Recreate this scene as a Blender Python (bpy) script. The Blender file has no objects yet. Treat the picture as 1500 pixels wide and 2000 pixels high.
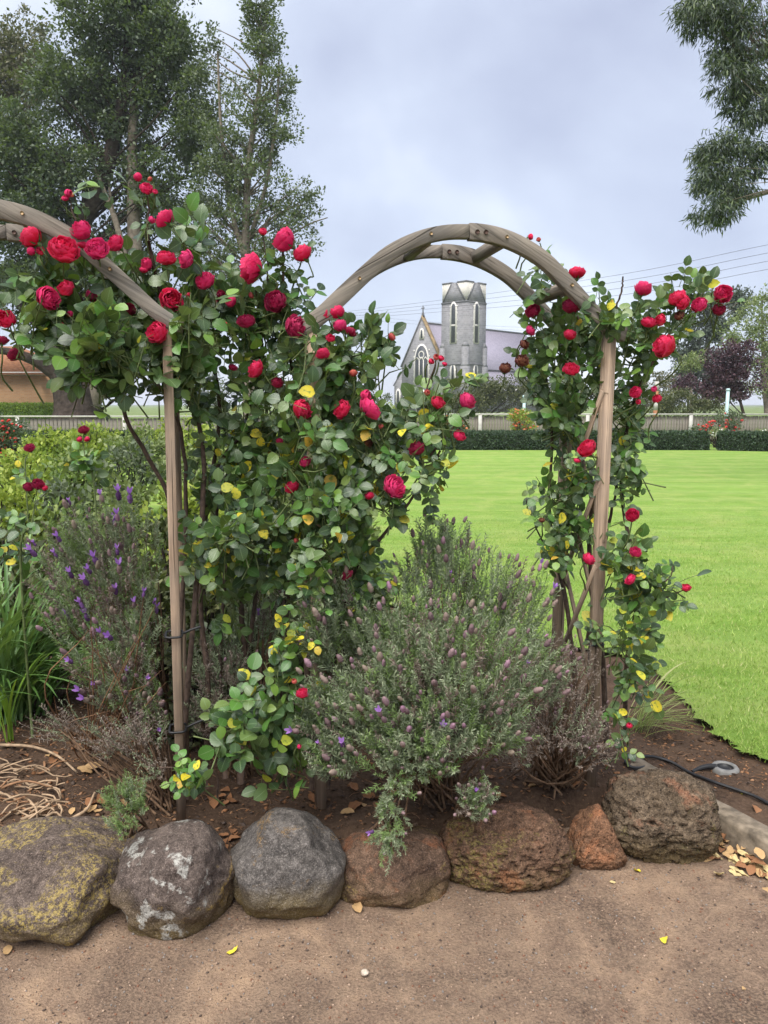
import bpy, math
import numpy as np
from mathutils import Vector, Matrix, noise

sc = bpy.context.scene
R = math.radians

# ---------------------------------------------------------------- camera
EYE = 1.55
PITCH = R(8.0)
cam_data = bpy.data.cameras.new('camera')
cam = bpy.data.objects.new('camera', cam_data)
sc.collection.objects.link(cam)
cam.location = (0, 0, EYE)
cam.rotation_euler = (R(90) - PITCH, 0, 0)
cam_data.sensor_fit = 'HORIZONTAL'
cam_data.sensor_width = 36
cam_data.lens = 36
cam_data.clip_start = 0.05
cam_data.clip_end = 3000
sc.camera = cam

# ---------------------------------------------------------------- sky, sun, exposure
SUN_EL, SUN_AZ = R(62), R(205)          # high, behind the camera, veiled by cloud
world = bpy.data.worlds.new('World')
sc.world = world
world.use_nodes = True
wn, wl = world.node_tree.nodes, world.node_tree.links
wn.clear()
wout = wn.new('ShaderNodeOutputWorld')
wbg = wn.new('ShaderNodeBackground')
wbg.inputs['Strength'].default_value = 0.1
wsky = wn.new('ShaderNodeTexSky')
wsky.sky_type = 'NISHITA'
wsky.sun_disc = False
wsky.sun_elevation = SUN_EL
wsky.sun_rotation = SUN_AZ
wtc = wn.new('ShaderNodeTexCoord')
wmap = wn.new('ShaderNodeMapping')
wmap.inputs['Scale'].default_value = (1.0, 1.0, 1.35)
wmap.inputs['Location'].default_value = (0.35, 0.2, 0.12)
wl.new(wtc.outputs['Generated'], wmap.inputs['Vector'])
def wnoise(scale, detail, rough, dist):
    n = wn.new('ShaderNodeTexNoise')
    n.inputs['Scale'].default_value = scale
    n.inputs['Detail'].default_value = detail
    n.inputs['Roughness'].default_value = rough
    n.inputs['Distortion'].default_value = dist
    wl.new(wmap.outputs['Vector'], n.inputs['Vector'])
    return n
n1 = wnoise(2.2, 4, 0.45, 0.2)
n2 = wnoise(6.0, 6, 0.55, 0.3)
wadd = wn.new('ShaderNodeMix'); wadd.data_type = 'FLOAT'
wadd.inputs[0].default_value = 0.16
wl.new(n1.outputs['Fac'], wadd.inputs[2]); wl.new(n2.outputs['Fac'], wadd.inputs[3])
wramp = wn.new('ShaderNodeValToRGB')
el = wramp.color_ramp.elements
el[0].position = 0.38; el[0].color = (1.20, 1.31, 1.68, 1)
el[1].position = 0.60; el[1].color = (2.10, 2.24, 2.50, 1)
e = wramp.color_ramp.elements.new(0.50); e.color = (1.55, 1.70, 2.06, 1)
wl.new(wadd.outputs[0], wramp.inputs['Fac'])
wmix = wn.new('ShaderNodeMix'); wmix.data_type = 'RGBA'
wmix.inputs[0].default_value = 0.93
wl.new(wsky.outputs['Color'], wmix.inputs[6]); wl.new(wramp.outputs['Color'], wmix.inputs[7])
wl.new(wmix.outputs[2], wbg.inputs['Color'])
wl.new(wbg.outputs['Background'], wout.inputs['Surface'])

sun_data = bpy.data.lights.new('sun', 'SUN')
sun_data.energy = 1.5
sun_data.angle = R(55)
sun_data.color = (1.0, 0.96, 0.9)
sun = bpy.data.objects.new('sun', sun_data)
sc.collection.objects.link(sun)
sd = Vector((math.sin(SUN_AZ) * math.cos(SUN_EL), math.cos(SUN_AZ) * math.cos(SUN_EL), math.sin(SUN_EL)))
sun.rotation_euler = sd.to_track_quat('Z', 'Y').to_euler()
sun.location = sd * 50

sc.view_settings.view_transform = 'Standard'
sc.view_settings.look = 'None'
sc.view_settings.gamma = 1
sc.view_settings.use_curve_mapping = False
sc.view_settings.exposure = 2.15
sc.render.engine = 'CYCLES'
sc.cycles.use_denoising = True
sc.cycles.max_bounces = 4
sc.cycles.diffuse_bounces = 2
sc.cycles.transparent_max_bounces = 8
sc.cycles.use_fast_gi = False
sc.cycles.volume_bounces = 0
sc.cycles.adaptive_threshold = 0.02

# ---------------------------------------------------------------- helpers
rng = np.random.default_rng(11)
COL = sc.collection
FWD = np.array([0, math.cos(PITCH), -math.sin(PITCH)])
UPV = np.array([0, math.sin(PITCH), math.cos(PITCH)])
RIGHT = np.array([1.0, 0, 0])
CAM = np.array([0, 0, EYE])

def P(px, py, D):
    "a spot seen at pixel (px, py) of the 1500 x 2000 photograph, D metres deep, as a world point"
    return CAM + D * (FWD + RIGHT * (px - 750) / 1500 + UPV * (1000 - py) / 1500)

def G(px, py, z=0.0):
    d = FWD + RIGHT * (px - 750) / 1500 + UPV * (1000 - py) / 1500
    return CAM + d * ((z - EYE) / d[2])

def proj(p):
    q = np.asarray(p) - CAM
    D = q @ FWD
    return 750 + 1500 * (q @ RIGHT) / D, 1000 - 1500 * (q @ UPV) / D, D

def norm(v):
    v = np.asarray(v, float)
    return v / np.maximum(np.linalg.norm(v, axis=-1, keepdims=True), 1e-9)

def mesh_np(name, V, Fs, mats, midx=None, smooth=True, uv=None):
    "mesh from a vertex array and face arrays (each n x k)"
    if not isinstance(Fs, (list, tuple)):
        Fs = [Fs]
    Fs = [np.asarray(f, np.int32) for f in Fs if len(f)]
    me = bpy.data.meshes.new(name)
    V = np.asarray(V, np.float32)
    me.vertices.add(len(V))
    me.vertices.foreach_set('co', V.ravel())
    loops = np.concatenate([f.ravel() for f in Fs])
    tot = np.concatenate([np.full(len(f), f.shape[1], np.int32) for f in Fs])
    start = np.concatenate([[0], np.cumsum(tot)[:-1]]).astype(np.int32)
    me.loops.add(len(loops))
    me.loops.foreach_set('vertex_index', loops)
    me.polygons.add(len(tot))
    me.polygons.foreach_set('loop_start', start)
    if smooth:
        me.polygons.foreach_set('use_smooth', np.ones(len(tot), bool))
    if not isinstance(mats, (list, tuple)):
        mats = [mats]
    for m in mats:
        me.materials.append(m)
    if midx is not None:
        me.polygons.foreach_set('material_index', np.asarray(midx, np.int32))
    if uv is not None:
        l = me.uv_layers.new(name='UVMap')
        l.data.foreach_set('uv', np.asarray(uv, np.float32)[loops].ravel())
    me.update(calc_edges=True)
    return me

def link(name, me, parent=None):
    o = bpy.data.objects.new(name, me)
    COL.objects.link(o)
    if parent is not None:
        o.parent = parent
    return o

def tag(o, label=None, cat=None, group=None, kind=None):
    for k, v in (('label', label), ('category', cat), ('group', group), ('kind', kind)):
        if v:
            o[k] = v
    return o

def thing(name, label, cat, loc=(0, 0, 0), rz=0.0, group=None):
    o = bpy.data.objects.new(name, None)
    COL.objects.link(o)
    o.location = [float(c) for c in loc]
    o.rotation_euler = (0, 0, rz)
    o.empty_display_size = 0.1
    return tag(o, label, cat, group)

class MB:
    "collects shapes; build() links them as one mesh object (coordinates are those of the parent)"
    def __init__(s):
        s.V = []; s.F = {}; s.n = 0
    def add(s, V, F):
        V = np.asarray(V, float).reshape(-1, 3)
        for f in F:
            s.F.setdefault(len(f), []).append([i + s.n for i in f])
        s.V.append(V); s.n += len(V)
        return s
    def box(s, c, size, rot=None, taper=1.0):
        x, y, z = np.asarray(size) / 2
        V = np.array([[-x, -y, -z], [x, -y, -z], [x, y, -z], [-x, y, -z], [-x * taper, -y * taper, z], [x * taper, -y * taper, z], [x * taper, y * taper, z], [-x * taper, y * taper, z]])
        if rot is not None:
            V = V @ np.asarray(rot).T
        return s.add(V + np.asarray(c), [(0, 3, 2, 1), (4, 5, 6, 7), (0, 1, 5, 4), (1, 2, 6, 5), (2, 3, 7, 6), (3, 0, 4, 7)])
    def tube(s, pts, rad, n=6, cap=True):
        V, F = tube_geo(pts, rad, n, cap)
        return s.add(V, F)
    def prism(s, poly, h0, h1, axes):
        "extrude a 2-D polygon; axes = (origin, ex, ey, en)"
        o, ex, ey, en = [np.asarray(a, float) for a in axes]
        b = np.array([o + ex * p[0] + ey * p[1] for p in poly])
        k = len(poly)
        V = np.concatenate([b + en * h0, b + en * h1])
        F = [tuple(range(k))[::-1], tuple(range(k, 2 * k))] + [(i, (i + 1) % k, k + (i + 1) % k, k + i) for i in range(k)]
        return s.add(V, F)
    def build(s, name, mat, parent=None, smooth=False):
        Fs = [np.array(f) for f in s.F.values()]
        return link(name, mesh_np(name, np.concatenate(s.V), Fs, mat, smooth=smooth), parent)

def tube_geo(pts, rad, n=6, cap=True):
    pts = np.asarray(pts, float)
    m = len(pts)
    rad = np.broadcast_to(np.asarray(rad, float), (m,))
    T = norm(np.gradient(pts, axis=0))
    ref = np.array([0, 0, 1.0]) if abs(T[0][2]) < 0.9 else np.array([1.0, 0, 0])
    A = norm(np.cross(T, ref)); B = np.cross(T, A)
    a = np.arange(n) * 2 * math.pi / n
    V = pts[:, None, :] + rad[:, None, None] * (A[:, None, :] * np.cos(a)[None, :, None] + B[:, None, :] * np.sin(a)[None, :, None])
    F = []
    for i in range(m - 1):
        for j in range(n):
            k = (j + 1) % n
            F.append((i * n + j, i * n + k, (i + 1) * n + k, (i + 1) * n + j))
    if cap:
        F.append(tuple(range(n))); F.append(tuple((m - 1) * n + j for j in range(n))[::-1])
    return V.reshape(-1, 3), F

def tubes_np(paths, rads, n=5):
    "many polylines of equal length (k x m x 3) swept at once, radius (k x m)"
    paths = np.asarray(paths, float); k, m, _ = paths.shape
    rads = np.asarray(rads, float)
    T = norm(np.gradient(paths, axis=1))
    ref = np.where(np.abs(T[..., 2:3]) < 0.9, np.array([0, 0, 1.0]), np.array([1.0, 0, 0]))
    A = norm(np.cross(T, ref)); B = np.cross(T, A)
    a = np.arange(n) * 2 * math.pi / n
    V = paths[:, :, None, :] + rads[:, :, None, None] * (A[:, :, None, :] * np.cos(a)[:, None] + B[:, :, None, :] * np.sin(a)[:, None])
    i, j = np.meshgrid(np.arange(m - 1), np.arange(n), indexing='ij')
    j2 = (j + 1) % n
    q = np.stack([i * n + j, i * n + j2, (i + 1) * n + j2, (i + 1) * n + j], -1).reshape(-1, 4)
    F = (q[None] + (np.arange(k) * m * n)[:, None, None]).reshape(-1, 4)
    return V.reshape(-1, 3), F

def smooth_path(pts, m):
    "Catmull-Rom through the points, m samples"
    pts = np.asarray(pts, float)
    p = np.concatenate([[2 * pts[0] - pts[1]], pts, [2 * pts[-1] - pts[-2]]])
    t = np.linspace(0, len(pts) - 1 - 1e-6, m)
    i = t.astype(int); f = (t - i)[:, None]
    a, b, c, d = p[i], p[i + 1], p[i + 2], p[i + 3]
    return 0.5 * (2 * b + (c - a) * f + (2 * a - 5 * b + 4 * c - d) * f ** 2 + (3 * b - a - 3 * c + d) * f ** 3)

def frames(y, nrm):
    "rotation matrices whose columns are x, y (given), z (as near to nrm as can be)"
    y = norm(y)
    x = norm(np.cross(y, nrm))
    z = np.cross(x, y)
    return np.stack([x, y, z], -1)

def scatter(tV, tF, Rm, T, S):
    n, k = len(T), len(tV)
    V = np.einsum('nij,kj->nki', Rm, tV) * np.asarray(S)[:, None, None] + np.asarray(T)[:, None, :]
    F = (np.asarray(tF)[None] + (np.arange(n) * k)[:, None, None]).reshape(-1, np.asarray(tF).shape[1])
    return V.reshape(-1, 3), F

def rand_dirs(n):
    return norm(rng.normal(size=(n, 3)))

def mat4(Rm, T, S):
    M = np.eye(4); M[:3, :3] = Rm * S; M[:3, 3] = T
    return Matrix(M.tolist())

# ---------------------------------------------------------------- materials
class NT:
    def __init__(s, name):
        s.m = bpy.data.materials.new(name); s.m.use_nodes = True
        s.t = s.m.node_tree; s.t.nodes.clear()
        s.out = s.t.nodes.new('ShaderNodeOutputMaterial')
    def n(s, typ, **kw):
        nd = s.t.nodes.new('ShaderNode' + typ)
        for k, v in kw.items():
            if hasattr(nd, k) and k not in ('inputs',):
                setattr(nd, k, v)
        return nd
    def l(s, a, b):
        s.t.links.new(a, b)
    def coord(s, which='Object', scale=None, loc=None):
        c = s.n('TexCoord')
        if scale is None and loc is None:
            return c.outputs[which]
        mp = s.n('Mapping')
        if scale is not None: mp.inputs['Scale'].default_value = scale if hasattr(scale, '__len__') else (scale,) * 3
        if loc is not None: mp.inputs['Location'].default_value = loc
        s.l(c.outputs[which], mp.inputs['Vector'])
        return mp.outputs['Vector']
    def noise(s, vec, scale, detail=4, rough=0.55, dist=0.0):
        nd = s.n('TexNoise')
        nd.inputs['Scale'].default_value = scale; nd.inputs['Detail'].default_value = detail
        nd.inputs['Roughness'].default_value = rough; nd.inputs['Distortion'].default_value = dist
        s.l(vec, nd.inputs['Vector'])
        return nd.outputs['Fac']
    def voro(s, vec, scale, feature='F1'):
        nd = s.n('TexVoronoi'); nd.feature = feature
        nd.inputs['Scale'].default_value = scale
        s.l(vec, nd.inputs['Vector'])
        return nd
    def ramp(s, fac, stops, interp='LINEAR'):
        nd = s.n('ValToRGB'); cr = nd.color_ramp; cr.interpolation = interp
        while len(cr.elements) < len(stops): cr.elements.new(0.5)
        for e, (p, c) in zip(cr.elements, stops):
            e.position = p
            e.color = tuple(c) + (1,) if hasattr(c, '__len__') else (c, c, c, 1)
        s.l(fac, nd.inputs['Fac'])
        return nd.outputs['Color']
    def mix(s, fac, a, b, typ='MIX'):
        nd = s.n('Mix'); nd.data_type = 'RGBA'; nd.blend_type = typ
        for i, v in ((0, fac), (6, a), (7, b)):
            if hasattr(v, 'node'): s.l(v, nd.inputs[i])
            elif i == 0: nd.inputs[0].default_value = v
            else: nd.inputs[i].default_value = tuple(v) + (1,)
        return nd.outputs[2]
    def math(s, op, a, b=0.5, clamp=False):
        nd = s.n('Math'); nd.operation = op; nd.use_clamp = clamp
        for i, v in ((0, a), (1, b)):
            if hasattr(v, 'node'): s.l(v, nd.inputs[i])
            else: nd.inputs[i].default_value = v
        return nd.outputs[0]
    def bump(s, h, strength=0.5, dist=0.01, prev=None):
        nd = s.n('Bump'); nd.inputs['Strength'].default_value = strength; nd.inputs['Distance'].default_value = dist
        s.l(h, nd.inputs['Height'])
        if prev is not None: s.l(prev, nd.inputs['Normal'])
        return nd.outputs['Normal']
    def bsdf(s, col, rough=0.7, normal=None, spec=0.4, metal=0.0):
        b = s.n('BsdfPrincipled')
        for k, v in (('Base Color', col), ('Roughness', rough)):
            if hasattr(v, 'node'): s.l(v, b.inputs[k])
            else: b.inputs[k].default_value = tuple(v) + (1,) if k == 'Base Color' else v
        b.inputs['Specular IOR Level'].default_value = spec
        b.inputs['Metallic'].default_value = metal
        if normal is not None: s.l(normal, b.inputs['Normal'])
        return b
    def done(s, b):
        s.l(b.outputs[0], s.out.inputs['Surface'])
        return s.m
    def rnd(s):
        "a random number that differs from piece to piece (object and loose island)"
        g = s.n('NewGeometry'); o = s.n('ObjectInfo')
        a = s.math('ADD', g.outputs['Random Per Island'], o.outputs['Random'])
        return s.math('FRACT', a, 0.0)

def leaf_mat(name, stops, trans=0.3, rough=0.45, under=None, vein=0.0, spec=0.4, blotch=None, tcol=None):
    t = NT(name)
    r = t.rnd()
    col = t.ramp(r, stops)
    if under is not None:
        g = t.n('NewGeometry')
        col = t.mix(g.outputs['Backfacing'], col, t.mix(0.6, col, under))
    nrm = None
    if vein:
        u = t.n('UVMap'); sx = t.n('SeparateXYZ'); t.l(u.outputs[0], sx.inputs[0])
        au = t.math('ABSOLUTE', t.math('SUBTRACT', sx.outputs[0], 0.5), 0)
        mid = t.math('LESS_THAN', au, 0.025)
        w = t.math('ADD', t.math('MULTIPLY', sx.outputs[1], 7.0), t.math('MULTIPLY', au, -6.0))
        fr = t.math('FRACT', w, 0)
        side = t.math('LESS_THAN', fr, 0.13)
        v = t.math('MAXIMUM', mid, t.math('MULTIPLY', side, 0.45))
        col = t.mix(t.math('MULTIPLY', v, vein), col, (0.24, 0.34, 0.16))
        nrm = t.bump(t.math('SUBTRACT', 1.0, t.math('ABSOLUTE', t.math('SUBTRACT', fr, 0.5), 0)), 0.35, 0.002)
    if blotch is not None:
        uu = t.n('UVMap'); av = t.n('VectorMath'); av.operation = 'ADD'; t.l(uu.outputs[0], av.inputs[0])
        cc = t.n('CombineXYZ'); t.l(t.math('MULTIPLY', r, 91.0), cc.inputs[0]); t.l(t.math('MULTIPLY', r, 53.0), cc.inputs[1]); t.l(cc.outputs[0], av.inputs[1])
        nz = t.noise(av.outputs[0], blotch[1], 3)
        col = t.mix(t.ramp(nz, [(blotch[2], (0, 0, 0)), (blotch[2] + 0.08, (1, 1, 1))]), col, blotch[0])
    b = t.bsdf(col, rough, nrm, spec)
    tr = t.n('BsdfTranslucent')
    t.l(t.mix(0.6, col, tcol or (0.22, 0.32, 0.03)), tr.inputs['Color'])
    ms = t.n('MixShader'); ms.inputs[0].default_value = trans
    t.l(b.outputs[0], ms.inputs[1]); t.l(tr.outputs[0], ms.inputs[2])
    t.l(ms.outputs[0], t.out.inputs['Surface'])
    return t.m

def plain(name, col, rough=0.7, var=0.25, scale=20, bump=0.2, dist=0.003, spec=0.3, metal=0.0, stretch=None):
    t = NT(name)
    c = t.coord('Object', stretch)
    n = t.noise(c, scale, 5)
    lo = tuple(max(0, x * (1 - var)) for x in col); hi = tuple(min(1, x * (1 + var)) for x in col)
    return t.done(t.bsdf(t.ramp(n, [(0.3, lo), (0.7, hi)]), rough, t.bump(n, bump, dist), spec, metal))

def wood_mat(name, dark, light, scale=1.0, axis=2):
    t = NT(name)
    st = [55 * scale, 55 * scale, 55 * scale]; st[axis] = 2.2 * scale
    o = t.n('ObjectInfo')
    vec = t.coord('Object', st)
    ad = t.n('VectorMath'); ad.operation = 'ADD'; t.l(vec, ad.inputs[0])
    cx = t.n('CombineXYZ'); mlt = t.math('MULTIPLY', o.outputs['Random'], 37.0)
    for i in range(3): t.l(mlt, cx.inputs[i])
    t.l(cx.outputs[0], ad.inputs[1])
    g = t.noise(ad.outputs[0], 1.0, 6, 0.65, 0.25)
    big = t.noise(t.coord('Object'), 6.0, 3)
    col = t.ramp(g, [(0.28, dark), (0.47, tuple((a + b) / 2 for a, b in zip(dark, light))), (0.68, light)])
    col = t.mix(t.ramp(big, [(0.4, 0.0), (0.7, 0.55)]), col, tuple(0.55 * a + 0.08 for a in dark), 'MIX')
    st2 = [130 * scale] * 3; st2[axis] = 1.4 * scale
    vec2 = t.coord('Object', st2); ad2 = t.n('VectorMath'); ad2.operation = 'ADD'; t.l(vec2, ad2.inputs[0]); t.l(cx.outputs[0], ad2.inputs[1])
    ck = t.noise(ad2.outputs[0], 1.0, 3, 0.5)
    crack = t.ramp(ck, [(0.30, 1.0), (0.36, 0.0)])
    col = t.mix(t.math('MULTIPLY', crack, 0.75), col, tuple(0.25 * a for a in dark))
    hgt = t.math('SUBTRACT', g, crack)
    return t.done(t.bsdf(col, 0.9, t.bump(hgt, 0.8, 0.005), 0.15))

# ================================================================ the setting: ground, path, bed, lawn
def fbm(x, y, z=0.0, s=1.0, o=4):
    return noise.fractal((x * s, y * s, z), 0.9, 2.0, o)

def grid_sheet(name, xs, ys, hfun, mat):
    nx, ny = len(xs), len(ys)
    V = np.empty((ny, nx, 3))
    for j, y in enumerate(ys):
        for i, x in enumerate(xs):
            V[j, i] = (x, y, hfun(x, y))
    i, j = np.meshgrid(np.arange(nx - 1), np.arange(ny - 1))
    F = np.stack([j * nx + i, j * nx + i + 1, (j + 1) * nx + i + 1, (j + 1) * nx + i], -1).reshape(-1, 4)
    return tag(link(name, mesh_np(name, V.reshape(-1, 3), F, mat)), kind='structure')

def sstep(a, b, x):
    t = min(1, max(0, (x - a) / (b - a)))
    return t * t * (3 - 2 * t)

# front edge of the raised bed (through the boulders), then along the kerb towards the camera
EDGE = np.array([(-6, 0.6), (-2.2, 1.75), (-1.2, 2.02), (-0.95, 2.14), (-0.55, 2.18), (-0.28, 2.25), (0.02, 2.36), (0.38, 2.5), (0.68, 2.62), (0.92, 2.74), (1.10, 2.86)])
KERB = np.array([(1.02, 3.02), (1.19, 2.70), (1.36, 2.38), (1.62, 1.88), (2.3, 0.6), (3.6, -1.8)])

def kerb_side(x, y):
    "metres to the lawn side of the kerb"
    xk = np.interp(-y, -KERB[:, 1], KERB[:, 0])
    return (x - xk) * 0.88

def bed_height(x, y):
    s = y - np.interp(x, EDGE[:, 0], EDGE[:, 1])
    k = kerb_side(x, y) if y < 3.05 else (x - 1.02)
    lawnside = sstep(-0.15, 0.05, k)
    rise = sstep(-0.02, 0.14, s) * (0.145 + 0.02 * sstep(0.2, 0.9, s))
    rise = rise * (1 - sstep(0.85, 1.35, x) * 0.62) * (1 - 0.6 * sstep(1.2, 2.6, s))
    h = max(rise, 0.062 * lawnside) - 0.055
    lump = 0.012 * fbm(x, y, 0, 7, 4) + 0.004 * fbm(x, y, 3, 40, 3)
    return h + lump + 0.02

def path_height(x, y):
    return 0.006 * fbm(x, y, 5, 2.2, 3) + 0.0022 * fbm(x, y, 9, 26, 3)

t = NT('dirt path')
c = t.coord('Object')
big = t.noise(c, 2.1, 7, 0.68, 0.9)
mid = t.noise(c, 11, 6, 0.7)
fine = t.noise(c, 120, 4, 0.7)
vor = t.voro(c, 170)
col = t.ramp(big, [(0.34, (0.085, 0.061, 0.044)), (0.43, (0.160, 0.114, 0.081)), (0.55, (0.262, 0.183, 0.124)), (0.68, (0.40, 0.272, 0.172))])
col = t.mix(t.ramp(mid, [(0.35, 0.65), (0.62, 0.0)]), col, (0.105, 0.069, 0.053))
col = t.mix(t.ramp(fine, [(0.42, 0.0), (0.7, 0.6)]), col, (0.40, 0.275, 0.19))
col = t.mix(t.ramp(vor.outputs['Distance'], [(0.1, 0.6), (0.3, 0.0)]), col, (0.07, 0.047, 0.038))
nm = t.bump(fine, 1.0, 0.010)
nm = t.bump(vor.outputs['Distance'], 0.45, 0.004, nm)
nm = t.bump(mid, 0.4, 0.012, nm)
M_PATH = t.done(t.bsdf(col, 0.95, nm, 0.15))

t = NT('bed soil')
c = t.coord('Object')
big = t.noise(c, 4, 5, 0.6)
fine = t.noise(c, 70, 5, 0.75)
col = t.ramp(fine, [(0.3, (0.028, 0.018, 0.012)), (0.55, (0.080, 0.051, 0.035)), (0.75, (0.16, 0.106, 0.073))])
col = t.mix(t.ramp(big, [(0.4, 0.0), (0.65, 0.5)]), col, (0.135, 0.086, 0.056))
nm = t.bump(fine, 0.9, 0.012)
M_SOIL = t.done(t.bsdf(col, 0.95, nm, 0.12))

t = NT('lawn turf')
c = t.coord('Object')
streak = t.noise(t.coord('Object', (0.35, 2.6, 1)), 1.6, 5, 0.6, 0.7)
mott = t.noise(c, 5, 6, 0.7)
fine = t.noise(t.coord('Object', (1, 1, 1)), 110, 4, 0.8)
col = t.ramp(streak, [(0.38, (0.155, 0.265, 0.040)), (0.50, (0.200, 0.325, 0.055)), (0.62, (0.25, 0.375, 0.075))])
col = t.mix(t.ramp(mott, [(0.35, 0.45), (0.6, 0.0)]), col, (0.12, 0.24, 0.028))
col = t.mix(t.ramp(fine, [(0.38, 0.5), (0.6, 0.0)]), col, (0.12, 0.21, 0.026))
wv = t.n('TexWave'); wv.wave_type = 'BANDS'; wv.bands_direction = 'Y'
wv.inputs['Scale'].default_value = 0.30; wv.inputs['Distortion'].default_value = 2.2; wv.inputs['Detail'].default_value = 2; wv.inputs['Detail Scale'].default_value = 0.6
t.l(c, wv.inputs['Vector'])
col = t.mix(t.math('MULTIPLY', wv.outputs['Fac'], 0.20), col, (0.31, 0.39, 0.14))
dryg = t.noise(c, 1.7, 7, 0.72, 0.4)
col = t.mix(t.ramp(dryg, [(0.46, 0.0), (0.66, 0.55)]), col, (0.33, 0.36, 0.115))
bare = t.noise(t.coord('Object', (0.3, 0.8, 1), (3.1, 0, 0)), 1.1, 4, 0.6)
col = t.mix(t.ramp(bare, [(0.69, 0.0), (0.74, 0.6)]), col, (0.27, 0.24, 0.09))
M_LAWN = t.done(t.bsdf(col, 0.85, t.bump(fine, 0.8, 0.02), 0.15))

M_GROUND = plain('far grass', (0.13, 0.17, 0.065), 0.9, 0.4, 0.5, 0.2, 0.05, 0.1)

g = MB(); g.box((0, 600, -0.35), (1400, 1400, 0.5))
tag(g.build('ground', M_GROUND), kind='structure')
xs = np.concatenate([np.linspace(-7, -1.9, 26)[:-1], np.arange(-1.9, 1.9, 0.021), np.linspace(1.9, 6, 20)])
ys = np.concatenate([np.linspace(-4, 1.3, 26)[:-1], np.arange(1.3, 3.3, 0.021)])
grid_sheet('path', xs, ys, path_height, M_PATH)
xs = np.concatenate([np.linspace(-6, -2.2, 30)[:-1], np.arange(-2.2, 2.3, 0.024), np.linspace(2.3, 4, 12)])
ys = np.concatenate([np.linspace(-2, 1.6, 20)[:-1], np.arange(1.6, 4.3, 0.024), np.linspace(4.3, 9, 30)])
grid_sheet('soil_bed', xs, ys, bed_height, M_SOIL)

LZ = 0.062
lawn_edge = [G(px, py, LZ)[:2] for px, py in ((1650, 1560), (1500, 1487), (1440, 1458), (1390, 1425), (1350, 1385), (1320, 1350), (1290, 1318), (1255, 1290), (1180, 1272), (1060, 1250), (940, 1225), (850, 1200), (700, 1170), (450, 1140), (100, 1110), (-400, 1080))]
lawn_edge = smooth_path(np.array(lawn_edge), 140)
lawn_edge[4:] += rng.normal(0, 0.018, (136, 2))
poly = [(9.0, -3.0), (2.55, 0.9)] + [tuple(p) for p in lawn_edge] + [(-24, 12), (-24, 34), (40, 34), (40, -3)]
poly = poly[::-1]
V = [(x, y, LZ) for x, y in poly]
tag(link('lawn', mesh_np('lawn', V, [np.arange(len(V))[None]], M_LAWN, smooth=False)), kind='structure')

# ================================================================ boulders edging the bed
def stone_mat(name, base, base2, lichen, lich_amt, rust=None, rust_amt=0.0, pit=1.0, white=0.0, seed=0.0, moss=0.25):
    t = NT(name)
    c = t.coord('Object', 1.0, (seed, seed * 0.7, -seed))
    n1 = t.noise(c, 9, 6, 0.65); n2 = t.noise(c, 45, 5, 0.7); n3 = t.noise(c, 5, 5, 0.7, 0.8)
    col = t.ramp(n1, [(0.3, base), (0.7, base2)])
    col = t.mix(t.ramp(n2, [(0.35, 0.75), (0.55, 0.0)]), col, tuple(x * 0.42 for x in base))
    col = t.mix(t.ramp(n2, [(0.56, 0.0), (0.7, 0.5)]), col, tuple(min(1, x * 1.75 + 0.02) for x in base2))
    if rust:
        col = t.mix(t.ramp(t.noise(c, 7, 6, 0.72, 0.5), [(0.56 - rust_amt * 0.2, 0.0), (0.66 - rust_amt * 0.2, 0.85)]), col, rust)
    sx = t.n('SeparateXYZ'); t.l(t.coord('Object'), sx.inputs[0])
    low = t.ramp(t.math('ADD', t.math('MULTIPLY', sx.outputs[2], 3.0), t.math('MULTIPLY', n3, 0.5)), [(0.0, moss), (0.35, 0.0)])
    col = t.mix(low, col, (0.15, 0.105, 0.035))
    sp = t.noise(c, 75, 4, 0.8)
    mask = t.math('MULTIPLY', t.ramp(n3, [(0.62 - 0.2 * lich_amt, 0.0), (0.70 - 0.2 * lich_amt, 1.0)]), t.ramp(sp, [(0.47, 0.0), (0.56, 0.85)]))
    col = t.mix(mask, col, lichen)
    if white:
        w = t.noise(t.coord('Object', 1.0, (seed + 4, 2, seed)), 13, 5, 0.62, 0.3)
        wm = t.math('MULTIPLY', t.ramp(w, [(0.66 - 0.1 * white, 0.0), (0.71 - 0.1 * white, 0.9)]), t.ramp(sp, [(0.36, 0.15), (0.52, 1.0)]))
        col = t.mix(wm, col, (0.42, 0.41, 0.37))
    gr = t.noise(c, 240, 3, 0.7)
    col = t.mix(t.ramp(gr, [(0.36, 0.55), (0.5, 0.0)]), col, tuple(x * 0.3 for x in base))
    col = t.mix(t.ramp(gr, [(0.56, 0.0), (0.7, 0.5)]), col, tuple(min(1, x * 2.2 + 0.03) for x in base2))
    v = t.voro(c, 62)
    v2 = t.voro(c, 130)
    nb = t.bump(n2, 0.75, 0.012, t.bump(gr, 0.6, 0.004))
    nb = t.bump(t.ramp(v.outputs['Distance'], [(0.05, 0.0), (0.34, 1.0)]), 0.55 * pit, 0.012, nb)
    nb = t.bump(t.ramp(v2.outputs['Distance'], [(0.05, 0.0), (0.3, 1.0)]), 0.5 * pit, 0.006, nb)
    col = t.mix(t.math('MULTIPLY', t.ramp(v.outputs['Distance'], [(0.06, 0.8), (0.16, 0.0)]), min(1, pit * 0.8)), col, (0.02, 0.016, 0.013))
    return t.done(t.bsdf(col, 0.93, nb, 0.2))

_ico = {}
def ico(sub):
    if sub not in _ico:
        import bmesh
        bm = bmesh.new(); bmesh.ops.create_icosphere(bm, subdivisions=sub, radius=1)
        V = np.array([v.co[:] for v in bm.verts]); F = np.array([[v.index for v in f.verts] for f in bm.faces]); bm.free()
        _ico[sub] = (V, F)
    return _ico[sub]

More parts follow.
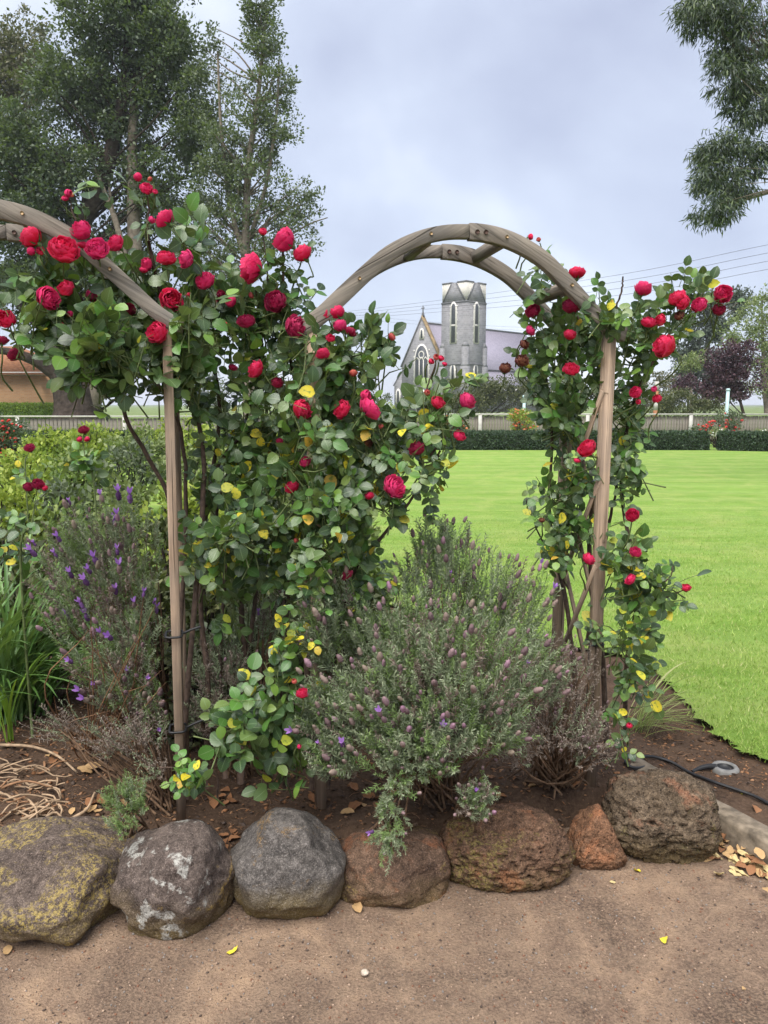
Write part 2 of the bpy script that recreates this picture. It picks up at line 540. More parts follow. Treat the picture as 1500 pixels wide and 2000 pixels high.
def boulder(label, pxc, hw, pyt, pyb, mat, seed, power=2.5, cuts=(), tilt=0.0, rough=0.035, depth=0.85, rag=0.0):
    base = G(pxc, pyb - 6, 0.0)
    wx = hw / 1500 * (np.linalg.norm(base - CAM)) * 0.925
    ry = wx * depth
    cy = base[1] + ry * 0.72
    d = FWD + UPV * (1000 - pyt) / 1500
    ztop = EYE + d[2] * ((cy + ry * 0.15) / d[1])
    rz = (ztop + 0.05) / 2; cz = (ztop - 0.05) / 2
    D = (np.array([0, cy, cz]) - CAM) @ FWD
    cx = (pxc - 750) / 1500 * D
    V, F = ico(6 if rag else 5)
    V = V.copy()
    r = (np.abs(V) ** power).sum(1) ** (-1 / power)
    V = V * r[:, None]
    ca, sa = math.cos(tilt), math.sin(tilt)
    for nx, ny, nz, dd in cuts:                               # flattened faces, as on split field stone
        nv = norm((nx, ny, nz)); s = V @ nv - dd
        V -= np.where(s > 0, s * 0.82, 0)[:, None] * nv
    V = V @ np.array([[ca, 0, sa], [0, 1, 0], [-sa, 0, ca]]).T
    V = V / np.abs(V).max(0)
    out = np.empty_like(V)
    for i, v in enumerate(V):
        q = Vector(v) * 1.3 + Vector((seed * 7.1, seed * 3.3, seed))
        h = 1 + rough * 2.6 * noise.fractal(q, 0.9, 2, 3) + rough * 0.55 * noise.fractal(q * 6, 0.8, 2.1, 3)
        if rag:
            h -= rag * max(0, noise.fractal(q * 5.0, 0.6, 2.2, 3)) ** 1.0 * 0.16 + rag * 0.03 * noise.noise(q * 22)
        out[i] = v * h
    me = mesh_np('boulder', out * np.array([wx, ry, rz]), F, mat)
    o = link('boulder', me)
    o.location = (cx, cy, cz)
    return tag(o, label, 'boulder', 'boulders edging the flower bed')

boulder('widest rounded basalt boulder with a big patch of yellow lichen', 84, 162, 1622, 1846,
        stone_mat('lichen basalt', (0.070, 0.052, 0.043), (0.155, 0.118, 0.096), (0.32, 0.24, 0.075), 0.72, pit=0.7, seed=1.3, moss=0.75),
        1, 2.5, [(0.15, -0.75, 0.7, 0.82), (0.9, -0.3, -0.2, 0.9), (-0.2, -0.85, -0.45, 0.84)], -0.08, 0.05)
boulder('tilted brown boulder spotted with chalky white lichen', 343, 117, 1622, 1832,
        stone_mat('white spotted basalt', (0.072, 0.054, 0.046), (0.150, 0.116, 0.098), (0.30, 0.20, 0.05), 0.25, pit=0.6, white=1.0, seed=3.1, moss=0.7),
        2, 2.9, [(-0.25, -0.8, 0.45, 0.86), (0.75, -0.5, -0.5, 0.82), (-0.7, -0.1, 0.6, 0.95)], -0.42, 0.055)
boulder('smooth dark grey boulder with a peaked top', 556, 107, 1598, 1808,
        stone_mat('grey basalt', (0.064, 0.057, 0.052), (0.150, 0.133, 0.120), (0.22, 0.13, 0.045), 0.3, pit=0.35, seed=5.2, moss=0.9),
        3, 2.6, [(0.05, -0.88, 0.42, 0.72), (0.0, -0.75, -0.7, 0.86), (-0.75, 0, 0.65, 0.86), (0.75, 0, 0.62, 0.86), (-0.8, -0.5, -0.1, 0.84)], 0.0, 0.05)
boulder('low reddish brown boulder under the hanging lavender sprig', 768, 112, 1628, 1768,
        stone_mat('rusty basalt', (0.085, 0.053, 0.036), (0.17, 0.105, 0.070), (0.23, 0.17, 0.055), 0.45, (0.24, 0.10, 0.050), 0.1, pit=0.8, seed=7.7, moss=0.55),
        4, 2.6, [(-0.3, -0.7, 0.6, 0.84), (0.6, -0.7, 0.1, 0.86)], 0.1, 0.055)
boulder('long pitted orange brown boulder with a ragged overhang', 985, 126, 1585, 1738,
        stone_mat('scoria', (0.080, 0.046, 0.029), (0.175, 0.100, 0.062), (0.20, 0.16, 0.05), 0.5, (0.25, 0.105, 0.052), 0.15, pit=1.25, seed=9.4, moss=0.4),
        5, 2.7, [(0, -0.4, 0.9, 0.9)], 0.06, 0.045, 0.75, rag=1.0)
boulder('small pointed orange stone wedged between two larger boulders', 1163, 56, 1574, 1702,
        stone_mat('orange scoria', (0.105, 0.058, 0.034), (0.22, 0.112, 0.062), (0.18, 0.13, 0.05), 0.25, (0.34, 0.145, 0.070), 0.25, pit=1.0, seed=12.5, moss=0.1),
        6, 2.3, [(-0.85, 0, 0.5, 0.55), (0.85, 0, 0.5, 0.55), (0.1, -0.85, 0.5, 0.7)], 0.05, 0.05, 0.9, rag=0.5)
boulder('tall knobbly olive brown boulder beside the concrete kerb', 1289, 104, 1512, 1690,
        stone_mat('mossy scoria', (0.070, 0.050, 0.033), (0.155, 0.112, 0.074), (0.17, 0.14, 0.055), 0.25, (0.23, 0.11, 0.065), 0.0, pit=1.3, seed=15.8, moss=0.5),
        7, 2.8, [(-0.1, -0.7, 0.7, 0.95)], -0.08, 0.05, 0.8, rag=1.2)

# ================================================================ timber rose arches
M_WOOD_X = wood_mat('weathered timber along', (0.062, 0.053, 0.044), (0.31, 0.268, 0.22), 1.0, 0)
M_WOOD_Z = wood_mat('weathered timber upright', (0.13, 0.090, 0.062), (0.46, 0.335, 0.235), 1.0, 2)
M_RUST = plain('rusty steel', (0.055, 0.030, 0.022), 0.75, 0.5, 60, 0.4, 0.001, 0.4, 0.3)
M_BRASS = plain('dull brass', (0.24, 0.16, 0.08), 0.5, 0.4, 60, 0.2, 0.001, 0.5, 0.5)
M_BLACK = plain('black rubber', (0.012, 0.012, 0.013), 0.5, 0.3, 60, 0.1, 0.001, 0.4)

PROF = np.array([(-1.13, -0.330), (-1.06, -0.320), (-0.96, -0.285), (-0.83, -0.222), (-0.68, -0.150), (-0.52, -0.080), (-0.34, -0.032), (-0.17, -0.007), (0, 0),
                 (0.17, -0.007), (0.34, -0.032), (0.52, -0.080), (0.68, -0.150), (0.83, -0.222), (0.96, -0.285), (1.06, -0.320), (1.13, -0.330)])
RIBW = 0.050

def rose_arch(label, loc, rz, width, depth, ztop, tie=True, lattice=True, pw=0.040):
    root = thing('rose_arch', label, 'arch', (loc[0], loc[1], 0), rz)
    hw = width / 2
    c = smooth_path(PROF, 65)
    cx = hw + c[:, 0] * hw
    cz = ztop - RIBW / 2 + c[:, 1]
    tn = norm(np.stack([np.gradient(cx), np.gradient(cz)], -1))
    nn = np.stack([-tn[:, 1], tn[:, 0]], -1)
    th = 0.034
    for yi, y0 in enumerate((-th / 2, depth - th / 2)):
        for half, sl in ((0, slice(0, 33)), (1, slice(32, 65))):
            a = np.stack([cx[sl], cz[sl]], -1); n2 = nn[sl]
            w = RIBW / 2 + 0.0025 * np.sin(np.linspace(0, 5, len(a)) + half)
            up, lo = a + n2 * w[:, None], a - n2 * w[:, None]
            if half: up[0, 0] += 0.0025; lo[0, 0] += 0.0025
            k = len(a)
            cpt = a.mean(0); ch = norm(a[-1] - a[0])
            def loc3(q, y):                                   # board's own frame: x runs along its chord, so the grain does
                d = q - cpt
                return np.stack([d @ ch, np.full(len(d), y), d @ np.array([-ch[1], ch[0]])], -1)
            bv = 0.0018
            V = np.concatenate([loc3(up - n2 * bv, -th / 2), loc3(up, -th / 2 + bv), loc3(up, th / 2 - bv), loc3(up - n2 * bv, th / 2),
                                loc3(lo + n2 * bv, th / 2), loc3(lo, th / 2 - bv), loc3(lo, -th / 2 + bv), loc3(lo + n2 * bv, -th / 2)])
            i = np.arange(k - 1)
            F = [np.stack([r * k + i, ((r + 1) % 8) * k + i, ((r + 1) % 8) * k + i + 1, r * k + i + 1], -1) for r in range(8)]
            caps = np.array([[r * k for r in range(8)][::-1], [r * k + k - 1 for r in range(8)]])
            o = link('rib', mesh_np('rib', V, F + [caps], M_WOOD_X, smooth=False), root)
            o.location = (cpt[0], y0 + th / 2, cpt[1])
            o.rotation_euler = (0, -math.atan2(ch[1], ch[0]), 0)
        for bx in (0.028, 0.058):
            b = MB(); b.tube([(0, -0.004, 0), (0, 0.004, 0)], 0.0075, 8)
            o = b.build('bolt', M_RUST, root); o.location = (hw + bx, y0 - 0.003, ztop - RIBW / 2 - 0.002)
        for sx in (-0.27, 0.27, -0.7, 0.7):
            i = np.argmin(np.abs(c[:, 0] - sx))
            b = MB(); b.tube([(0, -0.004, 0), (0, 0.004, 0)], 0.0055, 8)
            o = b.build('bolt', M_BRASS, root); o.location = (cx[i], y0 - 0.003, cz[i] + 0.003)
    for sx in (-0.27, 0.27, -0.7, 0.7):
        i = np.argmin(np.abs(c[:, 0] - sx))
        b = MB(); b.box((0, 0, 0), (depth - th - 0.004, 0.030, 0.042))
        o = b.build('rung', M_WOOD_X, root)
        o.location = (cx[i], depth / 2, cz[i] - 0.002)
        o.rotation_euler = (math.atan2(tn[i, 1], tn[i, 0]), 0, R(90))
    for x in (0.0, width):
        for y in (0.0, depth):
            top = ztop - RIBW - 0.285
            b = MB()
            s2, bv = pw / 2, 0.004
            oc = [(-s2 + bv, -s2), (s2 - bv, -s2), (s2, -s2 + bv), (s2, s2 - bv), (s2 - bv, s2), (-s2 + bv, s2), (-s2, s2 - bv), (-s2, -s2 + bv)]
            b.prism(oc, -0.05, top, ((0, 0, 0), (1, 0, 0), (0, 1, 0), (0, 0, 1)))
            o = b.build('post', M_WOOD_Z, root); o.location = (x, y, 0)
            o.rotation_euler = (0.004 * (1 if y else -1), 0.008 * (1 if x else -1), 0)
    if lattice:                                               # crossed slats closing each side
        for x in (width,):
            for z0, dz in ((0.42, 0.52), (0.74, 0.52), (1.06, 0.52)):
                for sgn in (1, -1):
                    b = MB()
                    ln = math.hypot(depth, dz)
                    b.box((0, 0, 0), (0.008, 0.021, ln + 0.04))
                    o = b.build('slat', M_WOOD_Z, root)
                    o.location = (x + 0.012 * sgn + (-0.024 if x == 0 else 0.024) * 0, depth / 2, z0 + dz / 2)
                    o.rotation_euler = (-sgn * math.atan2(depth, dz), 0, 0)
    if tie:
        for x, y, z in tie:
            a = np.linspace(0, 2 * math.pi, 25)[:-1]
            sq = 0.0265
            pts = [(x + sq * np.clip(1.3 * math.cos(q), -1, 1), y + sq * np.clip(1.3 * math.sin(q), -1, 1), z + 0.004 * math.sin(q)) for q in a]
            b = MB(); b.tube(pts + [pts[0], (x + 0.05, y + 0.0, z + 0.01), (x + 0.085, y + 0.02, z + 0.015)], 0.0042, 6)
            b.build('plant_tie', M_BLACK, root, True)
    return root

ARCH_R = rose_arch('whole weathered timber arch framing the church behind', (-0.228, 2.60), R(11), 1.04, 0.345, 2.150, tie=[(1.04, 0, 0.66)])
_c, _s = math.cos(R(12)), math.sin(R(12))
ARCH_L = rose_arch('timber arch cut off by the left edge of the picture', (-0.70 - 1.036 * _c, 2.48 - 1.036 * _s), R(12), 1.036, 0.345, 2.150, tie=[(1.036, 0, 0.46), (1.036, 0, 0.79)], lattice=False, pw=0.030)

# ================================================================ kerb, hose, ground fitting
M_CONC = plain('old concrete', (0.155, 0.125, 0.092), 0.9, 0.55, 25, 0.6, 0.006, 0.15)
kp = smooth_path(KERB, 40)
kd = norm(np.gradient(kp, axis=0)); kn = np.stack([-kd[:, 1], kd[:, 0]], -1) * -1   # to the path side
kn = np.where((kn[:, :1] < 0), kn, -kn)
V = []
for off, z in ((0.048, -0.05), (0.048, 0.078), (0.040, 0.088), (-0.040, 0.090), (-0.048, 0.080), (-0.048, -0.05)):
    V.append(np.concatenate([kp + kn * off + rng.normal(0, 0.0012, kp.shape), np.full((len(kp), 1), z) + rng.normal(0, 0.0015, (len(kp), 1))], 1))
k = len(kp); i = np.arange(k - 1)
F = [np.stack([r * k + i, r * k + i + 1, (r + 1) * k + i + 1, (r + 1) * k + i], -1) for r in range(5)]
caps = np.array([[r * k for r in range(6)]])
tag(link('concrete_kerb', mesh_np('concrete_kerb', np.concatenate(V), F + [caps], M_CONC, smooth=False)),
    'weathered concrete kerb running from the knobbly boulder beside the lawn', 'kerb')

def on_bed(px, py, dz=0.0):
    p = G(px, py, 0.08)
    for _ in range(4):
        p = G(px, py, bed_height(p[0], p[1]) + dz)
    return p
hz = [on_bed(px, py, 0.012) for px, py in ((1228, 1474), (1222, 1488), (1238, 1500), (1262, 1496), (1252, 1480), (1275, 1478), (1310, 1488), (1345, 1508), (1390, 1526), (1440, 1543), (1480, 1558), (1530, 1588), (1600, 1640))]
b = MB(); b.tube(smooth_path(hz, 60), 0.0068, 8)
tag(b.build('irrigation_hose', M_BLACK, None, True), 'thin black irrigation hose trailing over the concrete kerb', 'hose')

ft = thing('ground_fitting', 'round grey ground socket with black centre lying by the hose', 'fitting', on_bed(1416, 1503, 0.004))
M_GREYP = plain('grey plastic', (0.17, 0.165, 0.155), 0.55, 0.25, 40, 0.2, 0.001)
def lathe(prof, n=28):
    a = np.arange(n) * 2 * math.pi / n
    V = np.array([(r * math.cos(q), r * math.sin(q), z) for r, z in prof for q in a])
    F = [(i * n + j, i * n + (j + 1) % n, (i + 1) * n + (j + 1) % n, (i + 1) * n + j) for i in range(len(prof) - 1) for j in range(n)]
    return V, F
V, F = lathe([(0.033, -0.02), (0.033, 0.012), (0.037, 0.017), (0.050, 0.016), (0.056, 0.008), (0.058, -0.01)])
b = MB(); b.add(V, F); b.build('ring', M_GREYP, ft, True)
V, F = lathe([(0.0005, 0.002), (0.028, 0.003), (0.032, 0.010), (0.033, 0.012)])
b = MB(); b.add(V, F); b.build('socket', M_BLACK, ft, True)
fl = np.array(ft.location)
b = MB(); b.tube(smooth_path(np.array([(-0.04, 0.0, 0.012), (-0.07, -0.004, 0.016), (-0.11, -0.012, 0.012), (-0.15, -0.03, 0.004)]), 14), np.linspace(0.013, 0.008, 14), 8)
b.build('cable', M_BLACK, ft, True)

# ================================================================ roses
def leaflet(rows, wid=0.74, fold=0.16, droop=0.14, serr=0.0):
    "leaf blade along +Y, face up +Z: midrib and two margins; returns V, F (quads), UV"
    V, UV = [], []
    for i, tt in enumerate(rows):
        w = wid / 2 * (math.sin(math.pi * min(1, tt ** 0.85 * 0.97 + 0.03)) ** 0.66)
        if serr and 0 < i < len(rows) - 1: w *= 1 + serr * (1 if i % 2 else -1)
        z = -droop * tt ** 2 + 0.05 * tt
        for s in (-1, 0, 1):
            V.append((s * w, tt, z + (fold * w if s else 0)))
            UV.append((0.5 + s * 0.5, tt))
    F = []
    for i in range(len(rows) - 1):
        for s in (0, 1):
            F.append((i * 3 + s, i * 3 + s + 1, (i + 1) * 3 + s + 1, (i + 1) * 3 + s))
    return np.array(V), np.array(F), np.array(UV)

LEAF_HI = [leaflet((0, 0.10, 0.19, 0.28, 0.37, 0.46, 0.55, 0.64, 0.73, 0.82, 0.91, 1.0), w, f, d, 0.05) for w, f, d in ((0.82, 0.16, 0.12), (0.76, 0.30, 0.2), (0.86, 0.06, 0.3))]
LEAF_LO = [leaflet((0, 0.22, 0.5, 0.8, 1.0), w, f, d) for w, f, d in ((0.82, 0.16, 0.12), (0.76, 0.30, 0.2), (0.86, 0.06, 0.3))]
M_LEAF = leaf_mat('rose leaf', [(0.0, (0.018, 0.044, 0.015)), (0.35, (0.036, 0.078, 0.023)), (0.7, (0.064, 0.116, 0.033)), (0.9, (0.105, 0.165, 0.044)), (1.0, (0.17, 0.235, 0.055))],
                  0.22, 0.34, (0.12, 0.165, 0.085), 0.55, 0.65)
M_LEAFY = leaf_mat('yellowing rose leaf', [(0.0, (0.55, 0.44, 0.02)), (0.5, (0.68, 0.56, 0.035)), (0.75, (0.38, 0.43, 0.04)), (1.0, (0.60, 0.36, 0.05))],
                   0.25, 0.5, None, 0.25, 0.4, ((0.17, 0.24, 0.035), 3.2, 0.54), (0.6, 0.5, 0.05))
M_LEAFG = leaf_mat('fresh rose leaf', [(0.0, (0.05, 0.14, 0.025)), (0.5, (0.09, 0.22, 0.035)), (1.0, (0.20, 0.33, 0.05))], 0.28, 0.34, (0.12, 0.2, 0.08), 0.5, 0.6)
M_CANE = plain('rose cane bark', (0.070, 0.046, 0.034), 0.85, 0.5, 60, 0.6, 0.003)
M_STEM = plain('green rose stem', (0.10, 0.13, 0.045), 0.6, 0.4, 40, 0.3, 0.002)

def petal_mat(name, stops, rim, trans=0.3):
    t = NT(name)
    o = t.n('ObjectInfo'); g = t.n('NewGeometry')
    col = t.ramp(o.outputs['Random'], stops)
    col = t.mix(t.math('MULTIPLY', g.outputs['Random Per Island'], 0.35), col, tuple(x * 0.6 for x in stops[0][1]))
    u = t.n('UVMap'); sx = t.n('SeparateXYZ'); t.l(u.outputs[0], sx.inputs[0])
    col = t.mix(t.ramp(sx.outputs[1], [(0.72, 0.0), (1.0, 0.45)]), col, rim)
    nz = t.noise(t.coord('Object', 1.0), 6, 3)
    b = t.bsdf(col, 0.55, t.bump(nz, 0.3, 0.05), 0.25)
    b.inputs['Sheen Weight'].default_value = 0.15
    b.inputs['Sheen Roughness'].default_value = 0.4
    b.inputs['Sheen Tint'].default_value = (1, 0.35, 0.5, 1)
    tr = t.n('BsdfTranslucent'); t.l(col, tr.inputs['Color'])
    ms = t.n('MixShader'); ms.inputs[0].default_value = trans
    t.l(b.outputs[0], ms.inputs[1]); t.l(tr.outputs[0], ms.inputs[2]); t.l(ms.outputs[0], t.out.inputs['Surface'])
    return t.m
M_PETAL = petal_mat('crimson petal', [(0.0, (0.70, 0.006, 0.035)), (0.35, (0.78, 0.010, 0.075)), (0.7, (0.76, 0.016, 0.14)), (1.0, (0.74, 0.04, 0.21))], (0.85, 0.09, 0.25))
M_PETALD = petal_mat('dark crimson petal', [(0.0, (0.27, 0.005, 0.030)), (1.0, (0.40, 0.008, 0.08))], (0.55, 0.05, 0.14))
M_PETALS = petal_mat('spent petal', [(0.0, (0.13, 0.02, 0.02)), (1.0, (0.22, 0.07, 0.04))], (0.36, 0.19, 0.10), 0.1)
M_PETALO = petal_mat('salmon bud petal', [(0.0, (0.62, 0.10, 0.08)), (1.0, (0.66, 0.07, 0.10))], (0.75, 0.3, 0.2))
M_CALYX = plain('calyx', (0.09, 0.15, 0.05), 0.6, 0.3, 5, 0.2, 0.02)

def bloom_mesh(name, layers, mat, seed, ragged=0.10):
    r_ = np.random.default_rng(seed)
    V, UV, F, mi = [], [], [], []
    nu, nv = 5, 6
    n0 = 0
    for (r, th, cnt, half, curl) in layers:
        ph0 = r_.uniform(0, 6.28)
        for k in range(cnt):
            ph = ph0 + k * 2 * math.pi / cnt + r_.normal(0, 0.14)
            rr = r * r_.uniform(0.94, 1.06); tm = R(th + r_.normal(0, 7)); hf = R(half) * r_.uniform(0.85, 1.15)
            wv = r_.uniform(0, 6.28); cz = (1 - r) * 0.42 + r_.normal(0, 0.03)
            for j in range(nv):
                v = j / (nv - 1)
                for i in range(nu):
                    u = i / (nu - 1) * 2 - 1
                    ve = v * (1 - 0.16 * u * u * v)
                    a = ph + u * hf * min(1, 0.3 + 1.0 * v)
                    te = ve * tm
                    rad = rr * math.sin(te) + curl * rr * max(0, v - 0.7) * 2.2 + ragged * v * math.sin(u * 4 + wv) * 0.6
                    z = -rr * math.cos(te) * 0.95 + cz - curl * max(0, v - 0.75) * 0.5 + ragged * v * math.cos(u * 5 + wv)
                    V.append((rad * math.cos(a), rad * math.sin(a), z)); UV.append((u * 0.5 + 0.5, v))
            for j in range(nv - 1):
                for i in range(nu - 1):
                    F.append((n0 + j * nu + i, n0 + j * nu + i + 1, n0 + (j + 1) * nu + i + 1, n0 + (j + 1) * nu + i)); mi.append(0)
            n0 += nu * nv
    rmax = layers[0][0]
    Vc, Fc = lathe([(0.07, -1.32 * rmax), (0.2, -1.18 * rmax), (0.26, -1.02 * rmax), (0.2, -0.86 * rmax)], 8)
    V += [tuple(v) for v in Vc]; UV += [(0.5, 0.2)] * len(Vc)
    F += [tuple(i + n0 for i in f) for f in Fc]; mi += [1] * len(Fc); n0 += len(Vc)
    for k in range(5):
        a = k * 2 * math.pi / 5; s = [math.cos(a), math.sin(a)]; p = [-s[1], s[0]]
        rows = ((0.18, -1.0, 0.13), (0.62, -0.92, 0.10), (0.98, -0.66, 0.015))
        for rad, z, w in rows:
            for q in (-1, 1):
                V.append((s[0] * rad * rmax + p[0] * w * q, s[1] * rad * rmax + p[1] * w * q, z * rmax)); UV.append((0.5, 0.2))
        for j in range(2):
            F.append((n0 + j * 2, n0 + j * 2 + 1, n0 + j * 2 + 3, n0 + j * 2 + 2)); mi.append(1)
        n0 += 6
    return mesh_np(name, np.array(V), [np.array(F)], [mat, M_CALYX], mi, True, np.array(UV))

FULL = [(1.0, 84, 6, 40, 0.16), (0.95, 100, 6, 40, 0.08), (0.86, 110, 7, 36, 0.04), (0.74, 114, 7, 36, 0.03), (0.61, 118, 6, 38, 0.02), (0.47, 120, 6, 38, 0), (0.33, 124, 5, 42, 0), (0.2, 126, 4, 50, 0)]
HALF = [(0.95, 92, 5, 46, 0.10), (0.88, 112, 5, 44, 0.03), (0.74, 124, 5, 46, 0), (0.58, 130, 5, 46, 0), (0.42, 134, 4, 52, 0), (0.25, 138, 3, 60, 0)]
BUD = [(0.72, 120, 4, 58, 0.03), (0.64, 140, 4, 60, 0), (0.5, 148, 3, 70, 0), (0.32, 150, 3, 70, 0)]
BLOOMS = {
    'f': [bloom_mesh('bloom', FULL, M_PETAL, s) for s in (1, 2, 3, 4)],
    'h': [bloom_mesh('bloom', HALF, M_PETAL, s) for s in (5, 6, 7)],
    'b': [bloom_mesh('bud', BUD, M_PETAL, s, 0.03) for s in (8, 9)],
    'o': [bloom_mesh('bud', BUD, M_PETALO, s, 0.03) for s in (10, 11)],
    'd': [bloom_mesh('bloom', FULL, M_PETALD, s, 0.1) for s in (12, 13)],
    's': [bloom_mesh('spent_bloom', HALF, M_PETALS, s, 0.16) for s in (14, 15)],
}

def blob_points(blobs, mult=1.0):
    "random points in ellipsoids given as (px, py, D, rx_px, ry_px, rd_m, n); also the unit offset from each centre"
    pts, off = [], []
    for px, py, D, rx, ry, rd, n in blobs:
        n = max(1, int(n * mult))
        d = rand_dirs(n) * (rng.random((n, 1)) ** 0.42)
        c = P(px, py, D)
        s = D / 1500
        pts.append(c + d[:, :1] * rx * s * RIGHT + d[:, 1:2] * rd * np.array([0, 1.0, 0]) + d[:, 2:] * ry * s * np.array([0, 0, 1.0]))
        off.append(d)
    return np.concatenate(pts), np.concatenate(off)

def compound(pos, out, size, face=0.55, spread=1.0):
    "pinnate rose leaves at pos growing along out: returns leaflet frames, spots and sizes, and the leaf stalks"
    n = len(pos)
    d = norm(out * spread + rng.normal(0, 0.55, (n, 3)) + np.array([0, -0.15, 0.12]))
    up = norm(np.array([0, -face, 1.0]) * 0.8 + norm(CAM - pos) * face + rng.normal(0, 0.38, (n, 3)))
    x = norm(np.cross(d, up)); up = np.cross(x, d)
    L = size * 1.75
    pos = pos - d * (L * 0.75)[:, None]
    Rm, T, S = [], [], []
    for tt, side, ang, k in ((1.0, 0, 0, 1.0), (0.66, 1, 58, 0.92), (0.66, -1, 58, 0.92), (0.28, 1, 66, 0.74), (0.28, -1, 66, 0.74)):
        keep = rng.random(n) > (0.05 if tt > 0.3 else 0.25)
        bow = -0.25 * tt ** 2 * L[:, None] * up * 0.5
        p = pos + d * (L * tt)[:, None] + bow
        a = R(ang)
        dd = norm(d * math.cos(a) + side * x * math.sin(a) + rng.normal(0, 0.16, (n, 3)) - np.array([0, 0, 0.12]))
        nn = norm(up + rng.normal(0, 0.24, (n, 3)))
        Rm.append(frames(dd, nn)[keep]); T.append(p[keep]); S.append((size * k * rng.uniform(0.82, 1.12, n))[keep])
    stalk = np.stack([pos - d * (L * 0.15)[:, None], pos + d * (L * 0.5)[:, None] - 0.03 * L[:, None] * up, pos + d * L[:, None] - 0.12 * L[:, None] * up], 1)
    return np.concatenate(Rm), np.concatenate(T), np.concatenate(S), stalk

def place(o, Rm, T, S, root):
    o.matrix_basis = mat4(Rm, np.asarray(T) - np.array(root.location), S)
    return o

def pick_front(T, want, cell=14):
    "the pieces that nothing of their own plant hides, nearest first in each cell of view, as many as wanted"
    px, py, D = proj(T)
    key = (px // cell).astype(int) * 10007 + (py // cell).astype(int)
    inside = (px > -20) & (px < 1520) & (py > -20) & (py < 2020)
    order = np.argsort(D)
    seen, pick = set(), []
    for i in order:
        if inside[i] and key[i] not in seen:
            seen.add(key[i]); pick.append(i)
    pick = np.array(pick)
    if len(pick) > want:
        pick = pick[np.sort(rng.permutation(len(pick))[:want])]
    return pick

def leaf_parts(root, Rm, T, S, mats, mprob, lim=300, name='leaf', wy=None):
    "the front leaves as parts of their own, the rest joined as foliage"
    n = len(T)
    mi = rng.choice(len(mats), n, p=mprob)
    if wy is not None:
        u = rng.random(n)
        mi = np.where(u < mprob[2] * wy, 2, np.where(u > 1 - mprob[1], 1, 0))
    var = rng.integers(0, 3, n)
    pick = pick_front(T, lim)
    part = np.zeros(n, bool); part[pick] = True
    hi = {}
    for v in range(3):
        for m in range(len(mats)):
            hi[v, m] = mesh_np(name, LEAF_HI[v][0], LEAF_HI[v][1], mats[m], uv=LEAF_HI[v][2])
    for i in pick:
        place(link(name, hi[var[i], mi[i]], root), Rm[i], T[i], S[i], root)
    Vs, Fs, Ms, Us, k = [], [], [], [], 0
    loc = np.array(root.location)
    for v in range(3):
        for m in range(len(mats)):
            q = ~part & (var == v) & (mi == m)
            if not q.any(): continue
            V, F = scatter(LEAF_LO[v][0], LEAF_LO[v][1], Rm[q], T[q] - loc, S[q])
            Vs.append(V); Fs.append(F + k); Ms.append(np.full(len(F), m)); Us.append(np.tile(LEAF_LO[v][2], (q.sum(), 1))); k += len(V)
    if Vs:
        o = link('foliage', mesh_np('foliage', np.concatenate(Vs), np.concatenate(Fs), mats, np.concatenate(Ms), True, np.concatenate(Us)), root)
        o['kind'] = 'stuff'

